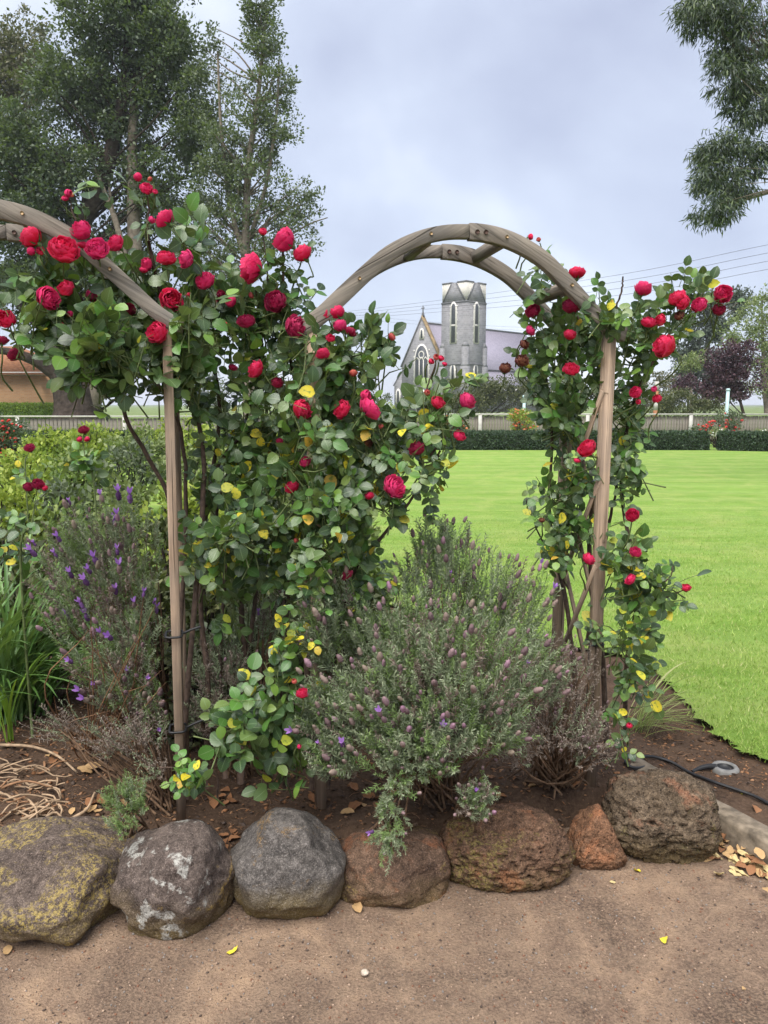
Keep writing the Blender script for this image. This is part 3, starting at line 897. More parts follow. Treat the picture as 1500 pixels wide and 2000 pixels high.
def rose(label, base, blobs, blooms, canes, size=0.052, mult=1.0, yellow=0.05, fresh=0.12, sprigs=(), stemlen=0.12):
    root = thing('climbing_rose', label, 'rose', base, 0, 'crimson climbing roses on the arches')
    loc = np.array(base, float)
    cpos, coff = blob_points(blobs, mult / 3.4)
    k_ = np.repeat(np.arange(len(cpos)), rng.integers(2, 6, len(cpos)))
    pos = cpos[k_] + rng.normal(0, 1, (len(k_), 3)) * np.array([0.03, 0.025, 0.038])
    off = norm(coff[k_] * 0.6 + (pos - cpos[k_]) * 16)
    n = len(pos)
    Rm, T, S, stalk = compound(pos, off + np.array([0, 0, 0.25]), size * rng.uniform(0.62, 1.12, n))
    if len(blooms):                                           # blooms stand clear of the leaves
        lx, ly, lD = proj(T)
        keep = np.ones(len(T), bool)
        for px, py, r, D, kind in blooms:
            keep &= ~((np.hypot(lx - px, ly - py) < r * 0.9 + 14) & (lD < D + 0.03))
        Rm, T, S = Rm[keep], T[keep], S[keep]
    ty_ = proj(T)[1]
    leaf_parts(root, Rm, T, S, [M_LEAF, M_LEAFG, M_LEAFY], [1 - yellow - fresh, fresh, yellow], wy=np.where(ty_ < 830, 0.2, 1.0))
    V, F = tubes_np(stalk - loc, np.tile([0.0013, 0.0011, 0.0007], (n, 1)), 4)
    # shoots: each leaf stalk hangs on a twig that runs in towards the middle of its clump
    i = rng.permutation(n)[: n // 2]
    inner = pos[i] - off[i] * 0.11 - np.array([0, 0, 0.09]) + rng.normal(0, 0.02, (len(i), 3)) + np.array([0, 0.03, 0])
    midp = (pos[i] + inner) / 2 + rng.normal(0, 0.012, (len(i), 3))
    V2, F2 = tubes_np(np.stack([inner, midp, pos[i]], 1) - loc, np.tile([0.0030, 0.0022, 0.0014], (len(i), 1)), 4)
    o = link('twigs', mesh_np('twigs', np.concatenate([V, V2]), np.concatenate([F, F2 + len(V)]), M_STEM), root); o['kind'] = 'stuff'
    for pts, r0, r1 in canes:
        pts = np.array([P(*p) for p in pts])
        sp = smooth_path(pts, 26)
        sp[1:-1] += np.cumsum(rng.normal(0, 0.0022, (24, 3)), 0) * np.sin(np.linspace(0, math.pi, 24))[:, None]
        b = MB(); b.tube(sp - loc, np.linspace(r0, r1, 26) * rng.uniform(0.88, 1.12, 26), 7)
        b.build('cane', M_CANE, root, True)
    for px, py, r, D, kind in blooms:
        c = P(px, py, D)
        rad = r / 1500 * D * (0.95 if kind in 'fd' else (0.8 if kind == 's' else 1.06))
        side = np.array([(px - 750) / 1500 * 0.4 + rng.normal(0, 0.5), 0, 0])
        ax = norm(norm(CAM - c) * rng.uniform(-0.1, 0.95) + side + np.array([0, 0, rng.uniform(0.1, 1.05)]))
        Rr = frames(norm(np.cross(ax, rand_dirs(1)[0])), ax)
        ms = BLOOMS[kind]
        o = link('bud' if kind in 'bo' else ('spent_bloom' if kind == 's' else 'bloom'), ms[rng.integers(len(ms))], root)
        place(o, Rr * np.array([1, 1, rng.uniform(0.8, 1.15)]), c, rad, root)
        q0 = c - ax * rad * 1.2
        if px > 1320 and py > 1000: continue
        q3 = c + np.array([rng.normal(0, 0.03), 0.09 + rng.random() * 0.05, -stemlen * rng.uniform(0.7, 1.3)])
        q1 = q0 - ax * rad * 0.9 - np.array([0, 0, 0.02])
        b = MB(); b.tube(smooth_path(np.array([q0, q1, (q1 + q3) / 2 + rng.normal(0, 0.008, 3), q3]) - loc, 9), np.linspace(0.0021, 0.0034, 9), 5)
        b.build('stem', M_STEM, root, True)
    return root

# --- rose on the left arch
rose('crimson rose sprawling over the left arch and its post', (-0.72, 2.62, 0.14),
     [(120, 575, 2.44, 85, 75, .12, 40), (215, 665, 2.40, 125, 80, .16, 80), (330, 530, 2.57, 80, 70, .13, 38), (60, 635, 2.35, 50, 42, .10, 14), (175, 705, 2.42, 85, 38, .13, 26),
      (375, 640, 2.52, 90, 100, .16, 62), (255, 560, 2.54, 70, 60, .12, 30), (340, 740, 2.56, 85, 55, .15, 32), (365, 480, 2.48, 28, 22, .06, 8), (300, 410, 2.52, 30, 14, .05, 4), (165, 395, 2.46, 25, 10, .04, 3), (70, 545, 2.38, 40, 35, .06, 10), (420, 600, 2.62, 50, 60, .1, 20), (365, 628, 2.39, 40, 22, .04, 9)],
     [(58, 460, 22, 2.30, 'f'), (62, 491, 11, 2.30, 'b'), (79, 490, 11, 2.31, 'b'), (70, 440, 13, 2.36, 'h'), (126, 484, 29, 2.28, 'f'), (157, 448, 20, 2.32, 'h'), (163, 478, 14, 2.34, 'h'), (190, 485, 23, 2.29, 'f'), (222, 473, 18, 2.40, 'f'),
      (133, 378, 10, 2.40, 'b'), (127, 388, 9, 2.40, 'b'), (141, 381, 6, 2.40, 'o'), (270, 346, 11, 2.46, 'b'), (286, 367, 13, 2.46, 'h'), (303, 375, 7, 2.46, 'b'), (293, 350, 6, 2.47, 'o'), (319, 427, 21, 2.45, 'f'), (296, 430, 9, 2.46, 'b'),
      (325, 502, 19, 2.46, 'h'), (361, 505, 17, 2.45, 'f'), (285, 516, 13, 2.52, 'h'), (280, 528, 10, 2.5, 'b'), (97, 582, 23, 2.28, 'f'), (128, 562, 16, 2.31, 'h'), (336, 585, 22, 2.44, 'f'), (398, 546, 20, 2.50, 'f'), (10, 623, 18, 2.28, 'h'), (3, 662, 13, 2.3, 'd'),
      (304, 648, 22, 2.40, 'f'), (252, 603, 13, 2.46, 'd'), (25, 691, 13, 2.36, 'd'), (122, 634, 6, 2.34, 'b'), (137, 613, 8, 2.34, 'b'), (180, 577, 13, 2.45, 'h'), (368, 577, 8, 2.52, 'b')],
     [([(352, 1560, 2.70), (372, 1250, 2.66), (395, 960, 2.66), (385, 800, 2.66), (330, 640, 2.6), (290, 470, 2.5)], .011, .005),
      ([(365, 1560, 2.72), (352, 1300, 2.7), (362, 1000, 2.7), (345, 820, 2.66), (240, 680, 2.52), (140, 560, 2.42)], .010, .004),
      ([(340, 1060, 2.68), (320, 950, 2.64), (250, 820, 2.56), (205, 720, 2.5), (120, 640, 2.42)], .008, .005),
      ([(400, 1540, 2.8), (408, 1350, 2.76), (395, 1180, 2.76), (410, 980, 2.76), (430, 800, 2.72), (400, 650, 2.66)], .012, .006),
      ([(395, 1010, 2.76), (430, 900, 2.74), (470, 850, 2.74), (500, 760, 2.74)], .008, .005),
      ([(290, 470, 2.5), (285, 420, 2.48), (286, 375, 2.47)], .004, .0025), ([(180, 520, 2.42), (160, 450, 2.42), (136, 390, 2.41)], .004, .0022)],
     size=0.055, mult=1.2, yellow=0.025, fresh=0.18)

# --- rose on the middle post
rose('biggest crimson rose bush swallowing the middle post', (-0.22, 2.78, 0.14),
     [(540, 650, 2.68, 90, 90, .15, 62), (600, 700, 2.58, 60, 60, .1, 24), (670, 690, 2.60, 85, 60, .15, 46), (500, 790, 2.66, 130, 90, .18, 84), (640, 800, 2.62, 110, 80, .16, 66), (760, 840, 2.60, 90, 70, .15, 54), (600, 920, 2.64, 150, 90, .18, 88),
      (740, 940, 2.62, 80, 60, .14, 34), (450, 1030, 2.56, 90, 60, .12, 34), (640, 1050, 2.62, 110, 70, .15, 34), (840, 820, 2.56, 55, 50, .09, 20), (560, 1030, 2.64, 80, 70, .13, 24), (490, 900, 2.70, 110, 80, .15, 36), (745, 690, 2.56, 32, 34, .07, 10), (615, 850, 2.45, 45, 55, .05, 14), (622, 955, 2.47, 45, 55, .05, 12), (600, 655, 2.43, 35, 22, .04, 7), (650, 1000, 2.5, 60, 50, .06, 12), (420, 1085, 2.66, 60, 45, .1, 18), (540, 1110, 2.72, 70, 60, .1, 22), (690, 1120, 2.7, 60, 50, .1, 18), (450, 1200, 2.76, 60, 60, .1, 12), (590, 1200, 2.74, 50, 50, .1, 12), (840, 960, 2.66, 30, 40, .05, 6), (400, 960, 2.72, 50, 60, .1, 12), (880, 830, 2.6, 30, 25, .05, 6), (615, 1060, 2.48, 38, 50, .04, 12), (618, 1140, 2.5, 36, 45, .04, 10), (615, 880, 2.44, 38, 50, .04, 9), (545, 520, 2.64, 45, 50, .08, 14), (500, 600, 2.68, 60, 50, .1, 22), (830, 900, 2.52, 45, 35, .07, 9), (900, 740, 2.52, 14, 14, .03, 2)],
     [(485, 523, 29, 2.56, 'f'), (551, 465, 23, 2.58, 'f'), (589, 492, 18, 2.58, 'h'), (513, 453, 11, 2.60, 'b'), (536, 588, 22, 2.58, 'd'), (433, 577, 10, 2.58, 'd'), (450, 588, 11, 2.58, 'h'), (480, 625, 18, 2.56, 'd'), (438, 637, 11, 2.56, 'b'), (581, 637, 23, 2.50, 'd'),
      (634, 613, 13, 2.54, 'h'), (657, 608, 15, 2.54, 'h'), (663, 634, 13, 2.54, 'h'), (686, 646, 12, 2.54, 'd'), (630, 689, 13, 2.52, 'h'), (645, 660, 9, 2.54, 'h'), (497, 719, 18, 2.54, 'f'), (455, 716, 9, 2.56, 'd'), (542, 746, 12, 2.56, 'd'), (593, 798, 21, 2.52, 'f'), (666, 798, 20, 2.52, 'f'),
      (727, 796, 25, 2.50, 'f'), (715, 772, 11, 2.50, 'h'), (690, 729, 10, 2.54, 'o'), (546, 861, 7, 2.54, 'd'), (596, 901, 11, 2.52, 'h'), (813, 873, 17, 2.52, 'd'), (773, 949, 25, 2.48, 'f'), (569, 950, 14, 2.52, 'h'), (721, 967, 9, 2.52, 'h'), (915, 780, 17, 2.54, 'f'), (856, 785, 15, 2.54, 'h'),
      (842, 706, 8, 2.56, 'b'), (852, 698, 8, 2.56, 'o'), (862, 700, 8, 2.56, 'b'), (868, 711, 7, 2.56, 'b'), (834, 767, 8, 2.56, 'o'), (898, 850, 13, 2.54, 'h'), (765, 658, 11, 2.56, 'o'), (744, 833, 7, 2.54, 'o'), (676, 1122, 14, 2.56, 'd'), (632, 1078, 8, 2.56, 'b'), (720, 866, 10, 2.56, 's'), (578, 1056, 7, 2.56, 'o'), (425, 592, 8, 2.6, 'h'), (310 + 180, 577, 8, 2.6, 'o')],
     [([(612, 1545, 2.86), (602, 1300, 2.84), (610, 1050, 2.82), (600, 850, 2.78), (560, 640, 2.72), (552, 480, 2.62)], .012, .004),
      ([(470, 1530, 2.86), (478, 1300, 2.84), (470, 1150, 2.84), (490, 950, 2.8), (520, 800, 2.76), (500, 560, 2.66)], .014, .004),
      ([(476, 1320, 2.84), (500, 1180, 2.84), (510, 1040, 2.82), (560, 900, 2.78), (650, 780, 2.72)], .010, .004),
      ([(640, 1540, 2.84), (650, 1300, 2.82), (690, 1120, 2.76), (740, 1060, 2.7), (800, 985, 2.64), (860, 880, 2.6)], .010, .004),
      ([(440, 1520, 2.8), (430, 1300, 2.82), (440, 1130, 2.82), (425, 1020, 2.8), (450, 900, 2.78)], .010, .005),
      ([(560, 1540, 2.9), (545, 1350, 2.9), (560, 1150, 2.86), (590, 960, 2.8), (680, 840, 2.74)], .010, .005),
      ([(820, 840, 2.66), (840, 770, 2.6), (850, 712, 2.57)], .0035, .0022), ([(840, 890, 2.62), (880, 840, 2.58), (913, 792, 2.55)], .004, .0022), ([(500, 640, 2.7), (520, 540, 2.64), (514, 462, 2.61)], .004, .002)],
     size=0.048, mult=1.35, yellow=0.055, fresh=0.20)

# --- rose on the right post
rose('slender crimson rose climbing the right post before the lawn', (0.80, 2.95, 0.10),
     [(1075, 650, 2.90, 55, 50, .13, 30), (1175, 640, 2.87, 105, 45, .15, 50), (1120, 720, 2.91, 95, 65, .15, 56), (1335, 585, 2.77, 60, 42, .08, 22), (1255, 650, 2.81, 75, 55, .12, 36), (1110, 820, 2.91, 75, 70, .12, 32), (1225, 780, 2.85, 55, 75, .1, 28), (1100, 930, 2.91, 58, 65, .1, 30),
      (1215, 885, 2.83, 42, 50, .08, 14), (1110, 1020, 2.91, 62, 60, .1, 26), (1230, 1120, 2.79, 80, 75, .1, 40), (1215, 1230, 2.77, 60, 60, .09, 26), (1225, 1320, 2.75, 42, 55, .07, 16), (1215, 1430, 2.73, 18, 45, .04, 6), (1240, 960, 2.83, 32, 40, .06, 8), (1052, 520, 2.85, 22, 22, .04, 5), (1185, 612, 2.70, 50, 22, .05, 14), (1085, 1060, 2.85, 30, 30, .06, 8), (1400, 590, 2.75, 20, 20, .04, 4), (1300, 1150, 2.72, 30, 30, .05, 8)],
     [(1036, 463, 8, 2.84, 'b'), (1052, 468, 6, 2.84, 'o'), (1127, 531, 16, 2.78, 'h'), (1117, 592, 20, 2.74, 'd'), (1040, 606, 15, 2.80, 'd'), (1037, 645, 11, 2.82, 'h'), (1114, 652, 12, 2.76, 'h'), (1116, 719, 17, 2.74, 'f'), (1020, 703, 18, 2.80, 's'), (987, 718, 15, 2.80, 's'), (1025, 672, 13, 2.82, 's'),
      (1257, 561, 16, 2.74, 'h'), (1322, 580, 18, 2.70, 'h'), (1332, 590, 15, 2.68, 'h'), (1365, 594, 15, 2.70, 'h'), (1327, 616, 13, 2.70, 's'), (1413, 574, 18, 2.72, 'f'), (1405, 603, 13, 2.73, 'd'), (1267, 628, 14, 2.72, 'h'), (1289, 625, 12, 2.72, 'h'), (1294, 674, 23, 2.68, 'f'),
      (1241, 766, 12, 2.72, 'h'), (1283, 778, 9, 2.72, 'h'), (1278, 760, 8, 2.72, 'b'), (1247, 785, 7, 2.72, 'b'), (1145, 873, 19, 2.72, 'f'), (1127, 900, 9, 2.74, 'b'), (1235, 1005, 13, 2.70, 'f'), (1242, 1077, 12, 2.70, 'f'), (1152, 1090, 13, 2.72, 'f'), (1230, 1131, 12, 2.70, 'f'), (1340, 1147, 10, 2.70, 'h'), (1229, 1417, 8, 2.70, 'b'), (1058, 1015, 8, 2.84, 's')],
     [([(1185, 1470, 2.98), (1175, 1250, 2.98), (1150, 1050, 2.98), (1185, 850, 2.95), (1160, 700, 2.94), (1120, 600, 2.9)], .012, .004),
      ([(1220, 1470, 2.86), (1225, 1300, 2.86), (1245, 1150, 2.84), (1215, 950, 2.9), (1235, 800, 2.9), (1290, 690, 2.8), (1370, 600, 2.78)], .010, .004),
      ([(1130, 1420, 3.1), (1110, 1200, 3.08), (1075, 1000, 3.05), (1080, 850, 3.0), (1060, 690, 2.96)], .011, .004),
      ([(1110, 1150, 3.05), (1060, 1060, 3.0), (1035, 990, 2.94), (1028, 975, 2.9)], .004, .002),
      ([(1235, 1180, 2.84), (1290, 1165, 2.76), (1338, 1152, 2.71)], .005, .002), ([(1280, 1160, 2.78), (1300, 1130, 2.76), (1315, 1105, 2.76)], .004, .002), ([(1200, 620, 2.9), (1210, 570, 2.86), (1217, 540, 2.84)], .004, .003),
      ([(1145, 1260, 3.0), (1190, 1020, 2.92), (1210, 900, 2.9)], .008, .004)],
     size=0.046, mult=1.4, yellow=0.07, fresh=0.22)

# --- young rose at the foot of the middle post
rose('low rose with glossy and yellowing leaves at the middle post foot', (-0.30, 2.52, 0.14),
     [(545, 1395, 2.52, 75, 55, .1, 20), (500, 1425, 2.48, 90, 35, .08, 16), (560, 1470, 2.54, 70, 40, .08, 15), (600, 1420, 2.54, 40, 50, .07, 10), (430, 1420, 2.44, 35, 25, .05, 6), (550, 1320, 2.52, 45, 22, .06, 8)],
     [(590, 1352, 12, 2.38, 'f'), (575, 1331, 7, 2.39, 'o'), (584, 1458, 6, 2.42, 'b')],
     [([(555, 1545, 2.6), (560, 1450, 2.58), (550, 1350, 2.54), (545, 1260, 2.5)], .007, .003), ([(520, 1545, 2.58), (530, 1480, 2.56), (510, 1430, 2.5), (440, 1420, 2.45)], .005, .002)],
     size=0.056, mult=1.25, yellow=0.03, fresh=0.22)
rose('spray of yellow rose leaves standing above the low rose', (-0.33, 2.55, 0.14),
     [(545, 1262, 2.48, 45, 35, .06, 9), (590, 1240, 2.48, 14, 20, .03, 2)], [],
     [([(530, 1530, 2.62), (525, 1400, 2.58), (540, 1300, 2.52), (560, 1240, 2.49)], .005, .002)],
     size=0.044, mult=1.0, yellow=0.42, fresh=0.5)
rose('short rose sprig with shiny green leaves before the left post', (-0.66, 2.42, 0.14),
     [(350, 1495, 2.40, 55, 25, .05, 9), (385, 1510, 2.40, 25, 20, .04, 4)], [],
     [([(425, 1560, 2.52), (420, 1510, 2.48), (370, 1495, 2.42), (310, 1500, 2.40)], .004, .002)],
     size=0.044, mult=1.0, yellow=0.1, fresh=0.75)

# ================================================================ lavender
def sprig_template(seed, whorls=9, per=4, leaf=0.24, dry=False):
    r_ = np.random.default_rng(seed)
    V, F = [], []
    sp = np.array([(0, 0, 0), (0.01, 0.5, 0.03), (0.0, 1.0, 0.0)])
    tv, tf = tube_geo(sp, [0.011, 0.009, 0.006], 3, False)
    V += [tuple(v) for v in tv]; F += list(tf)
    for i in range(whorls):
        yy = 0.12 + 0.86 * i / (whorls - 1)
        for k in range(per):
            a = r_.uniform(0, 6.28)
            el = R(r_.uniform(28, 62) if not dry else r_.uniform(-20, 60))
            d = np.array([math.cos(a) * math.cos(el), math.sin(el), math.sin(a) * math.cos(el)])
            w = norm(np.cross(d, r_.normal(size=3))) * r_.uniform(0.010, 0.017)
            ln = leaf * r_.uniform(0.6, 1.1) * (1 - 0.35 * i / whorls)
            p0 = np.array([0, yy, 0]); p1 = p0 + d * ln * 0.55 + np.array([0, 0.01, 0]); p2 = p0 + d * ln + np.array([0, -0.015, 0])
            n0 = len(V)
            V += [tuple(p0 - w * 0.4), tuple(p0 + w * 0.4), tuple(p1 + w), tuple(p1 - w), tuple(p2)]
            F += [(n0, n0 + 1, n0 + 2, n0 + 3), (n0 + 3, n0 + 2, n0 + 4, n0 + 4)]
    Q = np.array([f for f in F if f[2] != f[3]]); Tq = np.array([f[:3] for f in F if f[2] == f[3]])
    return np.array(V), Q, Tq
SPRIG = [sprig_template(s) for s in (1, 2, 3)]
SPRIGD = [sprig_template(s, 7, 3, 0.2, True) for s in (4, 5)]

M_LAV = leaf_mat('lavender leaf', [(0.0, (0.15, 0.19, 0.115)), (0.5, (0.27, 0.325, 0.195)), (1.0, (0.40, 0.445, 0.29))], 0.3, 0.7, None, 0, 0.2, None, (0.2, 0.28, 0.1))
M_LAVG = leaf_mat('green lavender leaf', [(0.0, (0.14, 0.22, 0.075)), (1.0, (0.28, 0.385, 0.15))], 0.3, 0.7, None, 0, 0.2)
M_LAVD = leaf_mat('dry lavender', [(0.0, (0.10, 0.072, 0.055)), (0.5, (0.21, 0.165, 0.135)), (1.0, (0.32, 0.275, 0.23))], 0.08, 0.85, None, 0, 0.1, None, (0.2, 0.15, 0.1))
M_TWIG = plain('dry twig', (0.15, 0.095, 0.06), 0.9, 0.5, 50, 0.4, 0.002, 0.1)
M_STICK = plain('bleached stick', (0.34, 0.24, 0.155), 0.9, 0.4, 40, 0.4, 0.002, 0.1)

def head_mesh(name, mat, bract, seed, open_=False):
    "knobbly flower head along +Y with or without petal-like bracts on top"
    r_ = np.random.default_rng(seed)
    V, F, mi = [], [], []
    n = 7
    prof = [(0.02, 0), (0.26, 0.06), (0.20, 0.14), (0.34, 0.24), (0.25, 0.34), (0.36, 0.46), (0.26, 0.57), (0.31, 0.68), (0.19, 0.8), (0.16, 0.9), (0.03, 1.0)]
    for i, (r, y) in enumerate(prof):
        for j in range(n):
            a = (j + 0.5 * (i // 2 % 2)) * 2 * math.pi / n
            rr = r * r_.uniform(0.85, 1.2)
            V.append((rr * 0.78 * math.cos(a), y + r_.normal(0, 0.012), rr * 0.78 * math.sin(a)))
    for i in range(len(prof) - 1):
        for j in range(n):
            F.append((i * n + j, i * n + (j + 1) % n, (i + 1) * n + (j + 1) % n, (i + 1) * n + j)); mi.append(0)
    if open_:
        for k in range(4):
            a = k * 1.57 + r_.uniform(-0.3, 0.3); n0 = len(V)
            d = np.array([math.cos(a) * 0.5, 0.85, math.sin(a) * 0.5]); w = norm(np.cross(d, (0, 1, 0.1)))
            for s, ww in ((0.0, 0.09), (0.4, 0.17), (0.75, 0.07)):
                V.append(tuple(np.array([0, 0.92, 0]) + d * s - w * ww)); V.append(tuple(np.array([0, 0.92, 0]) + d * s + w * ww))
            for j in range(2):
                F.append((n0 + 2 * j, n0 + 2 * j + 1, n0 + 2 * j + 3, n0 + 2 * j + 2)); mi.append(1)
    return mesh_np(name, np.array(V), [np.array(F)], [mat, bract], mi)
M_HEAD = leaf_mat('faded lavender head', [(0.0, (0.16, 0.105, 0.115)), (0.4, (0.25, 0.17, 0.17)), (0.75, (0.26, 0.21, 0.16)), (1.0, (0.34, 0.19, 0.27))], 0.1, 0.8, None, 0, 0.1, None, (0.3, 0.15, 0.2))
M_HEADP = leaf_mat('purple lavender head', [(0.0, (0.10, 0.045, 0.13)), (1.0, (0.20, 0.10, 0.27))], 0.1, 0.8, None, 0, 0.1, None, (0.3, 0.12, 0.4))
M_BRACT = leaf_mat('violet bract', [(0.0, (0.30, 0.14, 0.46)), (1.0, (0.42, 0.23, 0.56))], 0.35, 0.6, None, 0, 0.2, None, (0.45, 0.2, 0.75))
HEADS = [head_mesh('flower_head', M_HEAD, M_BRACT, s) for s in (1, 2, 3)]
HEADSP = [head_mesh('flower_head', M_HEADP, M_BRACT, s, True) for s in (4, 5)]
HEADSV = [head_mesh('flower_head', M_HEAD, M_BRACT, s, True) for s in (6, 7)]

def lavender(label, base, blobs, mult, slen, mats, mprob, dryf=0.0, heads=0, headsize=0.022, purple=0.1, violet=0.05, stems=40, tmpl=None, up=0.45, lean=(0, -0.15, 0)):
    root = thing('lavender_bush', label, 'lavender', base, 0)
    loc = np.array(base, float)
    pos, off = blob_points(blobs, mult)
    n = len(pos)
    ori = loc + np.array([0, 0.06, -0.05])
    d = norm(norm(pos - ori) + off * 0.35 + np.array([0, 0, up]) + np.array(lean) + rng.normal(0, 0.22, (n, 3)))
    size = slen * rng.uniform(0.7, 1.2, n)
    mi = rng.choice(len(mats), n, p=mprob)
    Vs, Fq, Ft, Mq, Mt, k = [], [], [], [], [], 0
    Rm = frames(d, rand_dirs(n))
    T = pos - d * (size * 0.6)[:, None]
    tp = tmpl or SPRIG
    var = rng.integers(0, len(tp), n)
    for v in range(len(tp)):
        for m in range(len(mats)):
            q = (var == v) & (mi == m)
            if not q.any(): continue
            V, F = scatter(tp[v][0], tp[v][1], Rm[q], T[q] - loc, size[q])
            _, F3 = scatter(tp[v][0], tp[v][2], Rm[q], T[q] - loc, size[q])
            Vs.append(V); Fq.append(F + k); Ft.append(F3 + k); Mq.append(np.full(len(F), m)); Mt.append(np.full(len(F3), m)); k += len(V)
    o = link('foliage', mesh_np('foliage', np.concatenate(Vs), [np.concatenate(Fq), np.concatenate(Ft)], mats, np.concatenate(Mq + Mt)), root); o['kind'] = 'stuff'
    if stems:
        i = rng.permutation(n)[:stems]
        a = np.tile(loc, (stems, 1)) + rng.normal(0, 0.05, (stems, 3)) * np.array([1, 1, 0.15])
        e_ = T[i]
        mid = a * 0.45 + e_ * 0.55 - np.array([0, 0, 0.03]) + rng.normal(0, 0.02, (stems, 3))
        pth = np.stack([smooth_path(np.array([a[j], mid[j], e_[j]]), 7) for j in range(stems)])
        V, F = tubes_np(pth - loc, np.tile(np.linspace(0.005, 0.0018, 7), (stems, 1)), 5)
        o = link('woody_stems', mesh_np('woody_stems', V, F, M_TWIG), root); o['kind'] = 'stuff'
    if heads:
        tip = pos + d * (size * 0.42)[:, None]
        pk = pick_front(tip, heads, 16)
        for i in pk:
            u = rng.random()
            ms = HEADSP if u < purple else (HEADSV if u < purple + violet else HEADS)
            o = link('flower_head', ms[rng.integers(len(ms))], root)
            place(o, Rm[i], tip[i] , headsize * rng.uniform(0.55, 1.3), root)
    return root

LB = (0.20, 2.62, 0.15)
lavender('wide grey green lavender bush with faded heads under the arch', LB,
         [(880, 1130, 2.78, 110, 95, .16, 190), (790, 1230, 2.62, 120, 90, .16, 220), (990, 1190, 2.78, 95, 95, .15, 170), (880, 1310, 2.50, 180, 110, .18, 420), (735, 1370, 2.46, 90, 95, .12, 210), (1030, 1300, 2.70, 85, 85, .13, 150), (840, 1440, 2.42, 120, 75, .11, 200), (690, 1230, 2.66, 60, 60, .1, 80), (665, 1470, 2.46, 40, 50, .06, 60), (930, 1420, 2.48, 110, 60, .11, 150), (760, 1460, 2.42, 70, 50, .08, 90), (860, 1060, 2.85, 60, 40, .1, 50), (622, 1240, 2.52, 42, 70, .05, 85), (622, 1390, 2.48, 36, 70, .05, 65), (628, 1480, 2.46, 30, 40, .04, 30), (650, 1150, 2.6, 45, 50, .07, 40)],
         1.12, 0.118, [M_LAV, M_LAVG, M_LAVD], [0.62, 0.28, 0.10], heads=250, headsize=0.029, purple=0.01, violet=0.04, stems=90)
lavender('lavender sprig hanging over the low reddish boulder', (0.04, 2.44, 0.14),
         [(765, 1560, 2.32, 45, 60, .05, 46), (760, 1645, 2.22, 38, 35, .035, 34), (800, 1500, 2.38, 50, 40, .05, 40)],
         1.0, 0.09, [M_LAV, M_LAVG], [0.6, 0.4], heads=5, headsize=0.018, stems=14, up=0.1, lean=(0, -0.5, -0.3))
lavender('small lavender clump resting behind the orange brown boulder', (0.32, 2.56, 0.14),
         [(925, 1565, 2.38, 40, 42, .05, 60), (940, 1540, 2.4, 30, 25, .04, 24)],
         1.0, 0.085, [M_LAV, M_LAVG, M_LAVD], [0.5, 0.3, 0.2], heads=14, headsize=0.020, stems=12, up=0.3)
lavender('brown dying lavender at the foot of the right post', (0.66, 2.78, 0.12),
         [(1090, 1400, 2.70, 90, 70, .13, 190), (1150, 1450, 2.66, 55, 60, .09, 120), (1010, 1450, 2.62, 60, 50, .1, 90), (1110, 1310, 2.78, 70, 60, .1, 90)],
         1.0, 0.085, [M_LAVD, M_LAV], [0.86, 0.14], heads=40, headsize=0.016, purple=0, violet=0, stems=90, tmpl=SPRIGD, up=0.25)
lavender('dark lavender bush with violet flowers behind the left post', (-0.95, 3.15, 0.12),
         [(210, 1050, 3.05, 115, 65, .16, 190), (190, 1130, 2.98, 125, 65, .16, 190), (250, 1220, 2.92, 80, 55, .12, 110), (130, 1080, 3.05, 60, 60, .1, 60), (220, 1290, 2.86, 95, 55, .12, 110), (130, 1200, 2.95, 60, 60, .1, 60), (240, 1350, 2.84, 80, 40, .1, 80), (290, 1400, 2.76, 40, 40, .06, 30)],
         1.0, 0.11, [M_LAV, M_LAVG, M_LAVD], [0.42, 0.28, 0.30], heads=120, headsize=0.032, purple=0.22, violet=0.06, stems=60)
lavender('thin grey lavender between the left and middle posts', (-0.55, 2.85, 0.12),
         [(430, 1310, 2.80, 65, 65, .1, 110), (400, 1390, 2.74, 50, 50, .08, 60), (520, 1200, 2.95, 60, 60, .1, 60)],
         1.0, 0.10, [M_LAV, M_LAVD], [0.55, 0.45], heads=12, headsize=0.02, purple=0.2, stems=40)
lavender('small fine green lavender tuft beside the left post foot', (-0.82, 2.40, 0.13),
         [(250, 1560, 2.42, 52, 42, .06, 80), (240, 1610, 2.34, 32, 25, .04, 24)],
         1.0, 0.075, [M_LAVG, M_LAV], [0.8, 0.2], stems=10, up=0.5)

lavender('straggly brown lavender remains between the dry shrub and left post', (-0.78, 2.62, 0.13),
         [(275, 1430, 2.66, 50, 45, .08, 70), (215, 1440, 2.66, 60, 40, .08, 60), (300, 1500, 2.58, 30, 30, .05, 24), (110, 1410, 2.75, 60, 40, .08, 40)],
         1.0, 0.085, [M_LAVD, M_LAV], [0.72, 0.28], stems=50, tmpl=SPRIGD, up=0.15)

# ================================================================ strap-leaved plants and grasses
def blade_mesh(paths, width, side, mat, name):
    "ribbons with a shallow V section along polylines k x m x 3"
    k, m, _ = paths.shape
    T = norm(np.gradient(paths, axis=1))
    x = norm(np.cross(T, side[:, None, :])); up = np.cross(x, T)
    prof = np.sin(np.pi * np.linspace(0.12, 1.0, m)) ** 0.6
    w = width[:, None] * prof[None]
    L = paths - x * w[..., None] + up * w[..., None] * 0.35
    Rr = paths + x * w[..., None] + up * w[..., None] * 0.35
    V = np.stack([L, paths, Rr], 2).reshape(k, m * 3, 3)
    i = np.arange(m - 1)
    q = np.concatenate([np.stack([i * 3 + s, i * 3 + s + 1, (i + 1) * 3 + s + 1, (i + 1) * 3 + s], -1) for s in (0, 1)])
    return V, q

